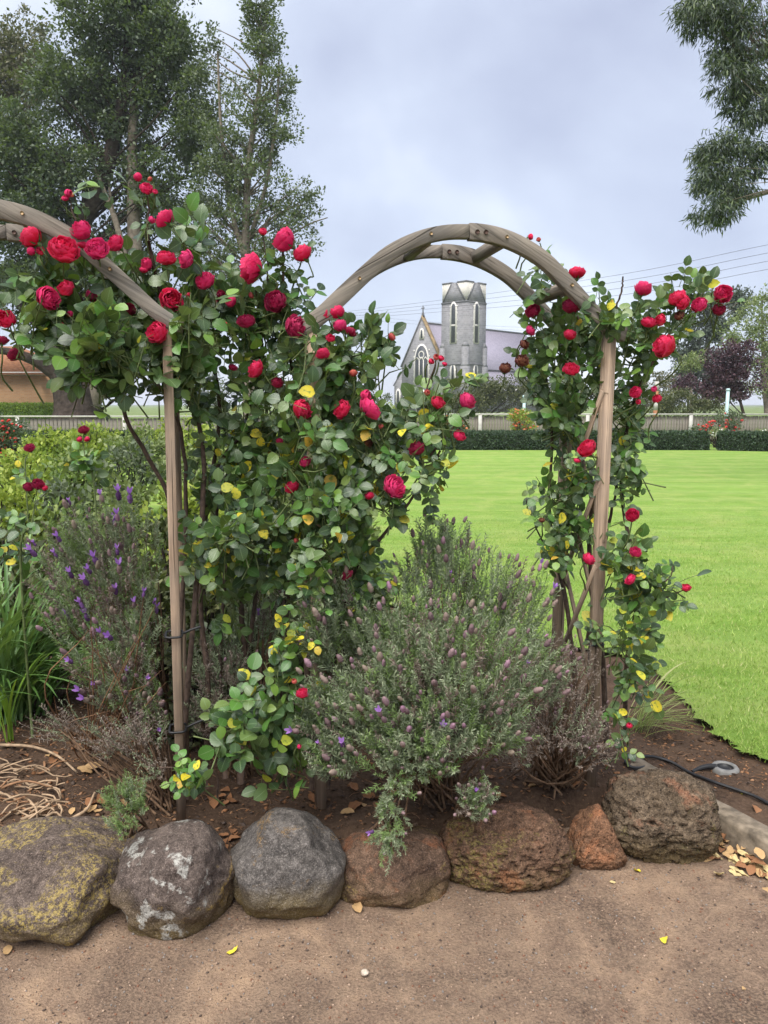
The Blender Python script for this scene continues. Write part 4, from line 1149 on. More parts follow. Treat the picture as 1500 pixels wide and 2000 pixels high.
def arching(root_pts, az, length, rise, m=9):
    t = np.linspace(0, 1, m)
    h = np.stack([np.cos(az), np.sin(az)], -1)
    run = length * np.sqrt(np.maximum(0.02, 1 - np.minimum(0.97, rise) ** 2))
    z = (length * rise)[:, None] * (t[None] * 1.35 - (0.35 + 0.6 * (1 - rise))[:, None] * t[None] ** 2.4)
    xy = h[:, None, :] * (run[:, None] * (0.35 * t + 0.65 * t ** 1.8)[None])[..., None]
    return root_pts[:, None, :] + np.concatenate([xy, z[..., None]], -1)

def strap_plant(name, label, cat, base, n, length, width, mat, az=(0, 6.283), rise=(0.55, 0.95), spread=0.05, part='blade', aim=None):
    root = thing(name, label, cat, base)
    rp = np.concatenate([rng.normal(0, spread, (n, 2)), np.zeros((n, 1))], 1)
    a = rng.uniform(az[0], az[1], n)
    ln = length * rng.uniform(0.6, 1.15, n)
    pt = arching(rp, a, ln, rng.uniform(rise[0], rise[1], n))
    pt[:, 1:] += rng.normal(0, 0.004, (n, 1, 3)) * np.linspace(0, 1, 8)[None, :, None]
    V, q = blade_mesh(pt, width * rng.uniform(0.7, 1.2, n), np.tile([[0.02, 0.01, 1.0]], (n, 1)), mat, part)
    for i in range(n):
        link(part, mesh_np(part, V[i], q, mat), root)
    return root
M_STRAP = leaf_mat('strap leaf', [(0.0, (0.06, 0.14, 0.030)), (0.6, (0.11, 0.225, 0.050)), (1.0, (0.17, 0.30, 0.08))], 0.25, 0.4, (0.12, 0.2, 0.08), 0, 0.5)
M_LIME = leaf_mat('lime blade', [(0.0, (0.15, 0.29, 0.03)), (1.0, (0.28, 0.43, 0.05))], 0.35, 0.45, None, 0, 0.4, None, (0.35, 0.5, 0.05))
M_BLADE = leaf_mat('long grass', [(0.0, (0.16, 0.24, 0.06)), (0.6, (0.24, 0.32, 0.09)), (1.0, (0.42, 0.42, 0.20))], 0.3, 0.6, None, 0, 0.2)
strap_plant('strap_leaf_plant', 'dark green clump of arching strap leaves at the left edge', 'plant', on_bed(0, 1400), 300, 0.86, 0.0080, M_STRAP, (-1.5, 2.6), (0.45, 0.95), 0.09)
strap_plant('strap_leaf_plant', 'bright lime upright shoot before the strap leaf clump', 'plant', on_bed(20, 1448), 8, 0.40, 0.0085, M_LIME, (0, 6.28), (0.88, 0.985), 0.008)
strap_plant('grass_tuft', 'long thin grass arching from the right post foot towards the lawn', 'grass tuft', on_bed(1245, 1425), 75, 0.34, 0.0018, M_BLADE, (-1.1, 0.75), (0.30, 0.8), 0.035)
strap_plant('grass_tuft', 'tall broad grass blades springing beside the right rose', 'grass tuft', on_bed(1260, 1400), 7, 0.50, 0.0048, M_BLADE, (-0.9, 0.6), (0.5, 0.85), 0.03)
strap_plant('strap_leaf_plant', 'lime green blades poking up behind the wide lavender', 'plant', np.array([0.06, 3.55, 0.07]), 60, 0.42, 0.0042, M_LIME, (0, 6.28), (0.7, 0.97), 0.07)
strap_plant('grass_tuft', 'dark blades growing behind the lavender by the right post', 'grass tuft', np.array([0.62, 3.35, 0.07]), 30, 0.42, 0.0040, M_STRAP, (0, 6.28), (0.7, 0.97), 0.05)

# ================================================================ trees and shrubs
DIAM = (np.array([(0, 0, 0), (0.30, 0.45, 0.05), (0, 1, -0.08), (-0.30, 0.45, 0.05)]), np.array([(0, 1, 2, 3)]))
LONG = (np.array([(0, 0, 0), (0.085, 0.4, 0.02), (0, 1, -0.1), (-0.085, 0.4, 0.02)]), np.array([(0, 1, 2, 3)]))
def crown(name, blobs, per, crad, lsize, mat, root, tmpl=DIAM, out=0.5, up=0.2, flat=0.6, shell=0.42, mult=1.0):
    "clumps of leaves through ellipsoids (px, py, D, rx_px, ry_px, rd_m, clumps); returns clump centres"
    loc = np.array(root.location)
    cs, off = blob_points(blobs, mult)
    n = len(cs) * per
    k = np.repeat(np.arange(len(cs)), per)
    cr = crad * rng.uniform(0.55, 1.35, len(cs))
    d = rand_dirs(n) * (rng.random((n, 1)) ** 0.5)
    pos = cs[k] + d * cr[k][:, None] * np.array([1, 1, 0.75])
    dr = norm(d * out + off[k] * 0.4 + rng.normal(0, 0.45, (n, 3)) + np.array([0, 0, up]))
    nn = norm(np.array([0, 0, flat]) + d * 0.6 + rng.normal(0, 0.45, (n, 3)))
    V, F = scatter(tmpl[0], tmpl[1], frames(dr, nn), pos - loc, lsize * rng.uniform(0.6, 1.25, n))
    link(name, mesh_np(name, V, F, mat, smooth=False), root)
    return cs

def limbs(root, cs, trunk, count, r0, r1, mat, sag=0.0):
    loc = np.array(root.location)
    i = rng.permutation(len(cs))[:count]
    paths = []
    for c in cs[i]:
        dz = trunk[:, 2] - (c[2] - np.linalg.norm((trunk[:, :2] - c[:2]), axis=1) * 0.8)
        a = trunk[np.argmin(np.abs(dz))]
        m = a * 0.45 + c * 0.55 + rng.normal(0, 0.06, 3) * np.linalg.norm(c - a) + np.array([0, 0, -sag])
        paths.append(smooth_path(np.array([a, m, c]), 7))
    V, F = tubes_np(np.array(paths) - loc, np.tile(np.linspace(r0, r1, 7), (len(i), 1)), 4)
    link('branches', mesh_np('branches', V, F, mat), root)['kind'] = 'stuff'

def trunk_tube(root, pts, r0, r1, mat, name='trunk', m=18, n=9):
    pts = np.array([P(*p) for p in pts])
    sp = smooth_path(pts, m)
    b = MB(); b.tube(sp - np.array(root.location), np.linspace(r0, r1, m) * rng.uniform(0.93, 1.07, m), n)
    b.build(name, mat, root, True)
    return sp

M_BARKD = plain('dark bark', (0.045, 0.034, 0.028), 0.95, 0.5, 6, 0.8, 0.05, 0.1)
M_BARKG = plain('grey bark', (0.15, 0.125, 0.10), 0.95, 0.4, 5, 0.8, 0.05, 0.1)
M_FDARK = leaf_mat('dark evergreen leaf', [(0.0, (0.035, 0.054, 0.034)), (0.6, (0.072, 0.102, 0.058)), (0.92, (0.115, 0.150, 0.080)), (1.0, (0.19, 0.22, 0.13))], 0.25, 0.5, None, 0, 0.4)
M_FMID = leaf_mat('grey green leaf', [(0.0, (0.060, 0.080, 0.050)), (0.6, (0.098, 0.126, 0.072)), (1.0, (0.18, 0.21, 0.12))], 0.25, 0.55, None, 0, 0.4)
M_FOLD = leaf_mat('olive brown leaf', [(0.0, (0.075, 0.078, 0.046)), (1.0, (0.17, 0.155, 0.095))], 0.2, 0.6, None, 0, 0.3)
M_EUC = leaf_mat('gum leaf', [(0.0, (0.032, 0.048, 0.034)), (0.7, (0.066, 0.092, 0.058)), (1.0, (0.15, 0.19, 0.08))], 0.15, 0.5, None, 0, 0.4)
M_PALE = leaf_mat('pale green leaf', [(0.0, (0.12, 0.17, 0.06)), (1.0, (0.27, 0.31, 0.13))], 0.3, 0.6, None, 0, 0.3)
M_PLUM = leaf_mat('purple plum leaf', [(0.0, (0.030, 0.016, 0.024)), (0.7, (0.065, 0.032, 0.044)), (1.0, (0.13, 0.065, 0.075))], 0.15, 0.5, None, 0, 0.4, None, (0.12, 0.03, 0.05))
M_CONI = leaf_mat('conifer needle', [(0.0, (0.040, 0.055, 0.042)), (1.0, (0.085, 0.108, 0.078))], 0.1, 0.7, None, 0, 0.2)
M_OLIVE = leaf_mat('olive bush leaf', [(0.0, (0.050, 0.062, 0.028)), (0.7, (0.095, 0.108, 0.044)), (1.0, (0.16, 0.165, 0.07))], 0.15, 0.6, None, 0, 0.3)
M_YG = leaf_mat('yellow green leaf', [(0.0, (0.13, 0.20, 0.03)), (0.5, (0.24, 0.32, 0.05)), (1.0, (0.40, 0.45, 0.10))], 0.35, 0.5, None, 0, 0.3, None, (0.4, 0.5, 0.06))
M_HEDGE = leaf_mat('dark hedge leaf', [(0.0, (0.020, 0.040, 0.022)), (0.7, (0.042, 0.075, 0.038)), (1.0, (0.08, 0.12, 0.06))], 0.1, 0.6, None, 0, 0.3)
M_HEDGEY = leaf_mat('bright hedge leaf', [(0.0, (0.11, 0.18, 0.03)), (1.0, (0.24, 0.34, 0.05))], 0.25, 0.6, None, 0, 0.3)
M_ORANGE = leaf_mat('orange flower', [(0.0, (0.55, 0.10, 0.04)), (1.0, (0.70, 0.26, 0.12))], 0.2, 0.6, None, 0, 0.2, None, (0.7, 0.2, 0.1))
M_REDF = leaf_mat('scarlet flower', [(0.0, (0.52, 0.03, 0.03)), (1.0, (0.70, 0.09, 0.07))], 0.2, 0.6, None, 0, 0.2, None, (0.7, 0.1, 0.08))
M_WHITEF = leaf_mat('white flower', [(0.0, (0.6, 0.6, 0.55)), (1.0, (0.75, 0.75, 0.72))], 0.2, 0.6, None, 0, 0.2, None, (0.7, 0.7, 0.6))

# dense dark evergreen, left
D = 33.0
t1 = thing('evergreen_tree', 'tallest dense dark evergreen with a thick leaning trunk, left', 'tree', (*P(160, 800, D)[:2], 0.0))
cs = crown('crown', [(250, -60, D, 130, 90, 2.4, 60), (240, 60, D, 125, 80, 2.4, 85), (330, 110, D, 75, 85, 2.0, 55), (150, 170, D, 75, 85, 2.0, 55), (250, 220, D + 1, 130, 90, 2.6, 75), (110, 330, D, 105, 85, 2.4, 70),
                     (300, 370, D + 1, 95, 95, 2.2, 55), (60, 450, D, 95, 95, 2.4, 70), (190, 510, D + 1, 120, 85, 2.4, 70), (60, 570, D, 90, 60, 2, 45), (290, 620, D + 1, 90, 80, 2, 45), (380, 250, D, 45, 90, 1.5, 30), (230, 690, D + .5, 110, 40, 2, 34), (30, 280, D - 1, 70, 80, 2, 40)],
           110, 0.64, 0.175, M_FDARK, t1, up=0.1, mult=1.4)
tr = trunk_tube(t1, [(150, 830, D), (148, 770, D), (125, 690, D), (110, 600, D), (130, 480, D), (190, 380, D), (240, 200, D), (250, 20, D)], 1.05, 0.12, M_BARKD)
trunk_tube(t1, [(165, 800, D), (215, 720, D), (262, 600, D), (262, 450, D), (258, 300, D), (262, 180, D)], 0.50, 0.16, M_BARKG, 'limb')
trunk_tube(t1, [(250, 530, D - .8), (225, 430, D - .6), (190, 340, D - .3), (163, 275, D)], 0.17, 0.03, M_BARKG, 'limb')
trunk_tube(t1, [(230, 640, D - .8), (232, 480, D - .6), (215, 380, D - .3), (208, 300, D)], 0.12, 0.03, M_BARKG, 'limb')
trunk_tube(t1, [(140, 760, D), (85, 715, D - .5), (30, 690, D - 1), (-40, 680, D - 1)], 0.30, 0.12, M_BARKD, 'limb')
trunk_tube(t1, [(130, 700, D), (90, 650, D - .5), (40, 600, D - 1), (10, 540, D - 1)], 0.26, 0.08, M_BARKD, 'limb')
limbs(t1, cs, tr, 130, 0.07, 0.02, M_BARKD)

# sparser upright tree
t2 = thing('evergreen_tree', 'slimmer open crowned tree left of the sky gap', 'tree', (*P(490, 800, 31)[:2], 0.0))
D = 31.0
cs = crown('crown', [(515, 40, D, 36, 65, 1.0, 38), (525, 150, D, 52, 80, 1.3, 52), (535, 260, D, 48, 55, 1.2, 30), (480, 250, D, 60, 90, 1.5, 46), (430, 330, D, 62, 100, 1.6, 70), (520, 380, D, 80, 75, 1.6, 50), (470, 450, D, 85, 80, 1.6, 52), (600, 400, D, 42, 35, 1.0, 16), (560, 460, D, 62, 55, 1.2, 24), (400, 190, D + 1, 40, 90, 1.3, 34), (425, 90, D + 1, 26, 50, 1.0, 10), (390, 470, D, 60, 90, 1.5, 48), (420, 560, D, 80, 60, 1.4, 36), (500, 20, D, 25, 45, .8, 14)],
           52, 0.42, 0.14, M_FMID, t2, up=0.25, mult=1.1)
tr = trunk_tube(t2, [(487, 840, D), (484, 640, D), (480, 480, D), (485, 330, D), (505, 180, D), (520, 20, D)], 0.26, 0.05, M_BARKG)
trunk_tube(t2, [(482, 520, D), (450, 400, D), (432, 250, D), (425, 100, D)], 0.13, 0.04, M_BARKG, 'limb')
trunk_tube(t2, [(483, 480, D), (520, 360, D), (540, 220, D), (545, 120, D)], 0.10, 0.03, M_BARKG, 'limb')
trunk_tube(t2, [(482, 560, D), (540, 480, D), (600, 440, D), (640, 425, D)], 0.07, 0.02, M_BARKG, 'limb')
limbs(t2, cs, tr, 120, 0.045, 0.012, M_BARKG)

# olive brown tree at the frame's edge
t3 = thing('evergreen_tree', 'hazy olive brown tree in the upper left corner', 'tree', (*P(-40, 800, 40)[:2], 0.0))
cs = crown('crown', [(25, 70, 40, 55, 60, 2, 50), (30, 170, 40, 65, 80, 2.4, 70), (-40, 120, 40, 70, 120, 2.4, 60), (-40, 300, 40, 80, 120, 2.4, 60), (85, 130, 40, 25, 50, 1, 14)], 60, 0.7, 0.2, M_FOLD, t3, up=0.2)
tr = trunk_tube(t3, [(-50, 850, 40), (-50, 600, 40), (-40, 350, 40), (0, 120, 40)], 0.5, 0.1, M_BARKG)
limbs(t3, cs, tr, 60, 0.06, 0.02, M_BARKG)

# gum tree hanging into the upper right corner
D = 14.0
t4 = thing('gum_tree', 'gum tree with drooping leaves in the upper right corner', 'tree', (*P(1900, 900, D)[:2], 0.0))
cs = crown('crown', [(1390, 20, D, 75, 40, .5, 46), (1450, 70, D, 70, 60, .6, 54), (1430, 150, D, 60, 45, .5, 34), (1465, 215, D, 50, 45, .5, 30), (1405, 295, D, 40, 32, .35, 30), (1400, 350, D, 38, 32, .35, 24), (1400, 410, D, 42, 24, .35, 18), (1470, 310, D, 34, 36, .35, 20), (1440, 370, D, 30, 30, .3, 14), (1560, 100, D, 90, 120, .8, 60), (1440, -60, D, 120, 50, .7, 60)],
           64, 0.26, 0.14, M_EUC, t4, LONG, out=0.25, up=-0.75, flat=0.1)
tr = trunk_tube(t4, [(1900, 1000, D), (1880, 600, D), (1850, 200, D), (1800, -300, D)], 0.32, 0.2, M_BARKG)
trunk_tube(t4, [(1860, 400, D), (1650, 330, D), (1500, 375, D), (1430, 395, D), (1395, 400, D)], 0.08, 0.008, M_BARKG, 'limb')
trunk_tube(t4, [(1600, 340, D), (1520, 350, D), (1470, 345, D), (1420, 330, D)], 0.025, 0.006, M_BARKG, 'limb')
trunk_tube(t4, [(1850, 250, D), (1650, 120, D), (1500, 110, D), (1400, 60, D)], 0.08, 0.008, M_BARKG, 'limb')
limbs(t4, cs, smooth_path(np.array([P(1650, 330, D), P(1560, 200, D), P(1500, 110, D)]), 20), 50, 0.012, 0.004, M_BARKG)

def shrub(name, label, cat, base, blobs, per, crad, lsize, mat, flowers=None, group=None, stem=None, tmpl=DIAM, mult=1.0, trunkpts=None, bark=None, tr0=0.1, tr1=0.03, up=0.25):
    root = thing(name, label, cat, base, 0, group)
    cs = crown('crown' if trunkpts else 'foliage', blobs, per, crad, lsize, mat, root, tmpl, up=up, mult=mult)
    if trunkpts:
        tr = trunk_tube(root, trunkpts, tr0, tr1, bark or M_BARKG)
        limbs(root, cs, tr, min(40, len(cs)), tr1 * 0.8, tr1 * 0.25, bark or M_BARKG)
    else:
        i = rng.permutation(len(cs))[:26]
        a = np.tile(np.array(base, float), (len(i), 1)) + rng.normal(0, 0.03, (len(i), 3))
        pth = np.stack([smooth_path(np.array([a[j], (a[j] + cs[i[j]]) / 2 + rng.normal(0, 0.03, 3), cs[i[j]]]), 5) for j in range(len(i))])
        V, F = tubes_np(pth - np.array(base, float), np.tile(np.linspace(0.012, 0.005, 5) * (1 + lsize * 4), (len(i), 1)), 4)
        link('branches', mesh_np('branches', V, F, M_BARKD), root)['kind'] = 'stuff'
    if flowers:
        fm, cnt, fs = flowers
        pts, off = blob_points(blobs, 3.0)
        q = off[:, 1] < 0.25
        pts = pts[q]; pts = pts[rng.permutation(len(pts))[:cnt]]
        V, F = ico(1)
        me = mesh_np('flower', V * np.array([1, 1, 0.7]) * rng.uniform(0.85, 1.15, (len(V), 1)), F, fm)
        for p in pts:
            o = link('flower', me, root)
            o.location = [float(c) for c in p - np.array(base, float)]
            s = fs * rng.uniform(0.6, 1.2); o.scale = (s, s, s)
    return root

def gb(px, D):
    p = P(px, 800, D); return (p[0], p[1], 0.05)
# beyond the fence
shrub('conifer_tree', 'dark grey green conifer behind the purple plum tree', 'tree', gb(1380, 62), [(1385, 620, 62, 42, 50, 1.8, 34), (1360, 690, 62, 52, 45, 2, 40), (1400, 740, 62, 60, 50, 2, 36), (1340, 740, 62, 35, 30, 1.6, 16), (1440, 580, 62, 26, 40, 1.2, 14)], 110, 0.75, 0.26, M_CONI, trunkpts=[(1378, 800, 62), (1380, 700, 62), (1388, 590, 62)], tr0=0.4, tr1=0.08, up=-0.3)
shrub('leafy_tree', 'pale green feathery tree at the right edge', 'tree', gb(1490, 50), [(1480, 640, 50, 48, 55, 1.5, 44), (1500, 720, 50, 65, 60, 1.6, 44), (1440, 660, 50, 26, 30, .9, 14), (1490, 585, 50, 20, 25, .7, 8), (1540, 650, 50, 40, 90, 1.5, 34)], 70, 0.55, 0.17, M_PALE, trunkpts=[(1500, 810, 50), (1492, 720, 50), (1488, 600, 50)], tr0=0.25, tr1=0.05)
shrub('plum_tree', 'large purple leaved plum tree beyond the fence', 'tree', gb(1430, 36), [(1410, 710, 36, 38, 32, .9, 32), (1440, 690, 36, 32, 28, .8, 26), (1400, 760, 36, 32, 24, .8, 22), (1455, 740, 36, 34, 42, .9, 34), (1425, 745, 36, 35, 35, .9, 26)], 60, 0.34, 0.13, M_PLUM, trunkpts=[(1462, 840, 36), (1450, 800, 36), (1435, 740, 36), (1425, 690, 36)], bark=M_BARKD, tr0=0.09, tr1=0.03)
shrub('plum_tree', 'small low purple leaved tree left of the large plum', 'tree', gb(1345, 42), [(1342, 745, 42, 24, 14, .7, 16), (1325, 760, 42, 14, 10, .5, 6)], 60, 0.32, 0.13, M_PLUM, trunkpts=[(1345, 810, 42), (1343, 770, 42), (1340, 745, 42)], bark=M_BARKD, tr0=0.08, tr1=0.03)
shrub('green_bush', 'rounded olive bush showing above the fence by the plum', 'bush', gb(1340, 39), [(1335, 785, 39, 45, 24, 1, 34), (1300, 790, 39, 30, 22, .8, 16), (1385, 792, 39, 40, 20, .9, 22)], 70, 0.36, 0.12, M_OLIVE)
shrub('leafy_tree', 'light green sapling between the two plum trees', 'tree', gb(1350, 46), [(1345, 715, 46, 26, 14, .8, 14), (1362, 700, 46, 16, 18, .6, 8)], 60, 0.36, 0.13, M_PALE, trunkpts=[(1350, 810, 46), (1350, 740, 46), (1348, 710, 46)], tr0=0.1, tr1=0.03)
shrub('green_bush', 'brownish bush behind the right rose above the fence', 'bush', gb(1290, 44), [(1290, 760, 44, 24, 40, 1, 26), (1250, 775, 44, 40, 34, 1.2, 28), (1180, 775, 44, 50, 34, 1.2, 28)], 70, 0.45, 0.14, M_FOLD)
shrub('green_bush', 'wide dark olive bush in front of the church', 'bush', gb(935, 58), [(935, 775, 58, 55, 30, 1.6, 44), (985, 770, 58, 50, 34, 1.6, 44), (890, 790, 58, 30, 18, 1, 16), (1040, 770, 58, 50, 38, 1.5, 36), (1100, 760, 58, 50, 44, 1.6, 36), (945, 752, 58, 20, 14, .8, 10)], 95, 0.55, 0.17, M_OLIVE)
shrub('green_bush', 'grey green bush left of the church door', 'bush', gb(700, 60), [(700, 770, 60, 60, 35, 1.5, 40), (620, 765, 60, 60, 40, 1.5, 36), (520, 765, 60, 80, 40, 1.5, 40), (400, 765, 60, 70, 40, 1.5, 36)], 80, 0.55, 0.17, M_FMID)

# ================================================================ far hedge and paling fence
def hedge(label, p0, p1, h, w, mat, n, ls, coremat, jit=0.05, seg=60):
    root = thing('hedge', label, 'hedge', ((p0[0] + p1[0]) / 2, (p0[1] + p1[1]) / 2, 0))
    loc = np.array(root.location)
    p0 = np.array([*p0, 0.0]); p1 = np.array([*p1, 0.0])
    d = norm(p1 - p0); nn = np.array([-d[1], d[0], 0]); L = np.linalg.norm(p1 - p0)
    prof = [(-0.46, 0.03), (-0.5, 0.35), (-0.47, 0.78), (-0.36, 0.93), (0, 0.97), (0.36, 0.93), (0.47, 0.78), (0.5, 0.35), (0.46, 0.03)]
    V = []
    for i in range(seg + 1):
        for a, b in prof:
            V.append(p0 + d * L * i / seg + nn * w * a * (1 + rng.normal(0, jit)) + np.array([0, 0, h * b * 0.95 * (1 + rng.normal(0, jit * 0.5))]) - loc)
    k = len(prof)
    F = [(i * k + j, i * k + j + 1, (i + 1) * k + j + 1, (i + 1) * k + j) for i in range(seg) for j in range(k - 1)]
    b = MB(); b.add(V, F); b.build('hedge_core', coremat, root, True)
    q = rng.random(n); s = rng.random(n) * (k - 1); j = s.astype(int); f = s - j
    pr = np.array(prof)
    c = pr[j] * (1 - f[:, None]) + pr[j + 1] * f[:, None]
    pos = p0 + d * (L * q)[:, None] + nn * (w * c[:, 0])[:, None] + np.array([0, 0, 1]) * (h * c[:, 1])[:, None] + rng.normal(0, 0.018, (n, 3))
    on = norm(nn * c[:, :1] + np.array([0, 0, 1]) * (c[:, 1:] - 0.5) + rng.normal(0, 0.5, (n, 3)))
    V, F = scatter(DIAM[0], DIAM[1], frames(norm(on + rng.normal(0, 0.5, (n, 3))), rand_dirs(n)), pos - loc, ls * rng.uniform(0.6, 1.3, n))
    o = link('foliage', mesh_np('foliage', V, F, mat, smooth=False), root); o['kind'] = 'stuff'
    return root
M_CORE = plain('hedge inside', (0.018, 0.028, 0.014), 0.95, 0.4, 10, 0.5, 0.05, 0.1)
M_COREY = plain('bright hedge inside', (0.06, 0.10, 0.02), 0.95, 0.4, 10, 0.5, 0.05, 0.1)
hedge('clipped dark hedge along the far side of the lawn', (-13, 25.6), (10.6, 25.4), 0.66, 0.75, M_HEDGE, 42000, 0.075, M_CORE)
hedge('clipped dark hedge at the lawn edge, right end, slightly nearer', (10.9, 25.2), (18, 22.6), 0.66, 0.75, M_HEDGE, 14000, 0.075, M_CORE)
hedge('clipped bright green hedge before the brick house', (-24, 36), (-13.2, 36), 1.62, 0.9, M_HEDGEY, 30000, 0.075, M_COREY)

M_PAINT = plain('white fence paint', (0.42, 0.405, 0.37), 0.7, 0.15, 8, 0.2, 0.005, 0.3)
M_PALING = plain('weathered paling', (0.185, 0.165, 0.14), 0.9, 0.45, 3.0, 0.3, 0.01, 0.1)
def fence(label, x0, x1, y, top, pitch, post_x):
    root = thing('paling_fence', label, 'fence', ((x0 + x1) / 2, y, 0))
    cx = (x0 + x1) / 2
    b = MB(); b.box((0, 0, 0), (pitch * 0.86, 0.018, top - 0.10)); me = None
    n = int((x1 - x0) / pitch)
    for i in range(n):
        if me is None:
            o = b.build('paling', M_PALING, root); me = o.data
        else:
            o = link('paling', me, root)
        o.location = (x0 - cx + (i + 0.5) * pitch, rng.normal(0, 0.004), (top - 0.10) / 2 + rng.normal(0, 0.006))
        o.rotation_euler = (0, rng.normal(0, 0.008), 0)
    b = MB(); b.box((0, -0.03, top - 0.03), (x1 - x0, 0.10, 0.055)); b.build('top_rail', M_PAINT, root)
    b = MB(); b.box((0, -0.045, 0.28), (x1 - x0, 0.05, 0.09)); b.build('bottom_rail', M_PALING, root)
    for x in post_x:
        b = MB(); b.box((x - cx, -0.055, (top - 0.06) / 2), (0.13, 0.07, top - 0.06)); b.build('post', M_PAINT, root)
    return root
FY = 29.0
px2x = lambda px, Y: (px - 750) / 1500 * (Y * math.cos(PITCH))
fence('grey paling fence with white rail and posts beyond the lawn', px2x(540, FY), px2x(1590, FY), FY, 1.20, 0.105, [px2x(q, FY) for q in (735, 938, 1148, 1350, 1555)])
fence('white railed fence in front of the brick house', px2x(-120, FY), px2x(520, FY), FY + 0.15, 1.12, 0.15, [px2x(q, FY) for q in (30, 240, 450)])

# shrubs in front of the fence
def fb(px, D=27.2):
    p = P(px, 850, D); return (p[0], p[1], 0.06)
shrub('flowering_shrub', 'lime and orange shrub by the fence under the arch', 'shrub', fb(1022), [(1022, 825, 27.2, 32, 24, .5, 30), (1012, 812, 27.2, 18, 14, .3, 10)], 46, 0.2, 0.075, M_YG, (M_ORANGE, 60, 0.055))
shrub('flowering_shrub', 'coral flowered shrub half hidden by the middle rose', 'shrub', fb(870), [(870, 825, 27.2, 40, 20, .5, 30), (900, 835, 27.2, 25, 16, .3, 14)], 40, 0.2, 0.075, M_FMID, (M_ORANGE, 34, 0.06))
shrub('flowering_shrub', 'scarlet flowered rose shrub against the fence, right', 'shrub', fb(1405), [(1405, 832, 27.2, 40, 18, .5, 28), (1430, 818, 27.2, 22, 18, .3, 12), (1375, 840, 27.2, 22, 12, .3, 10)], 40, 0.18, 0.075, M_FDARK, (M_REDF, 46, 0.05))
shrub('flowering_shrub', 'low white flowers above the far hedge, right', 'shrub', fb(1400, 26.4), [(1400, 846, 26.4, 26, 9, .3, 14), (1490, 847, 26.4, 30, 9, .3, 12)], 30, 0.14, 0.06, M_PALE, (M_WHITEF, 36, 0.045))
shrub('flowering_shrub', 'pink flowered shrub behind the middle rose', 'shrub', fb(780), [(780, 820, 27.2, 45, 26, .5, 28), (740, 810, 27.2, 30, 26, .5, 20)], 40, 0.2, 0.075, M_YG, (M_ORANGE, 20, 0.055))

# garden beds seen between the roses on the left
shrub('flowering_shrub', 'bright scarlet flowered shrub at the left edge', 'shrub', (*P(10, 880, 13)[:2], 0.06), [(5, 840, 13, 42, 34, .4, 34), (10, 885, 13, 40, 30, .4, 22)], 44, 0.14, 0.055, M_FDARK, (M_REDF, 90, 0.030))
M_LEAFBED = leaf_mat('bed rose leaf', [(0.0, (0.07, 0.12, 0.03)), (0.6, (0.14, 0.20, 0.05)), (1.0, (0.25, 0.30, 0.09))], 0.3, 0.5, None, 0, 0.4)
garden = [(90, 835, 16, 55, 0), (180, 830, 18, 60, 0), (270, 825, 17, 60, 0), (350, 822, 18, 60, 0), (450, 820, 19, 70, 0), (570, 818, 20, 70, 0), (680, 822, 21, 60, 0),
          (40, 880, 10.5, 60, 0), (150, 872, 10, 60, 0), (250, 868, 10, 70, 1), (370, 872, 10.5, 75, 0), (480, 872, 11, 75, 0), (600, 860, 12, 70, 0), (700, 880, 12, 50, 0),
          (20, 950, 6.5, 60, 0), (130, 935, 6.6, 60, 1), (240, 930, 6.4, 65, 0), (340, 940, 6.2, 70, 0), (450, 930, 6.4, 80, 1), (560, 940, 6.6, 80, 0), (670, 950, 6.8, 70, 0),
          (10, 1010, 4.6, 70, 2), (110, 985, 4.7, 60, 0), (330, 1010, 4.3, 70, 2), (430, 1020, 4.4, 80, 0), (540, 1020, 4.5, 80, 2), (640, 1040, 4.6, 70, 0),
          (60, 1090, 3.8, 90, 2), (300, 1110, 3.6, 80, 2), (420, 1090, 3.6, 80, 2), (530, 1080, 3.6, 80, 1), (640, 1090, 3.6, 80, 2), (720, 1100, 3.7, 60, 0), (480, 1200, 3.25, 80, 1), (600, 1210, 3.25, 80, 2), (380, 1200, 3.2, 60, 2)]
for gx, gtop, gd, rx, mk in garden:
    ztop = P(gx, gtop, gd)[2]
    m = ((M_YG, M_YG, M_PALE, M_LEAFBED)[rng.integers(4)], M_FMID, M_OLIVE)[mk]
    c = P(gx, gtop, gd); zc = (ztop + 0.05) / 2
    D_ = (np.array([c[0], c[1], zc]) - CAM) @ FWD
    gx_, gy_, gd_ = proj(np.array([c[0], c[1], zc]))
    ry_ = (ztop - 0.02) / 2 * 1500 / gd_
    lab = 'yellow green garden plant seen through the stems behind the roses' if mk == 0 else ('grey green garden plant seen through the stems behind the roses' if mk == 1 else 'low olive plant at the back of the flower bed behind the stems')
    shrub('garden_plant', lab, 'plant', (c[0], c[1], 0.04), [(gx_, gy_, gd_, rx, ry_, rx * gd / 1500 * 0.8, 46)], 34, 0.040 * gd ** 0.6, 0.025 * gd ** 0.5, m, group='garden plants behind the roses' if mk == 0 else ('grey green garden plants' if mk == 1 else 'low olive plants'), mult=1.1)

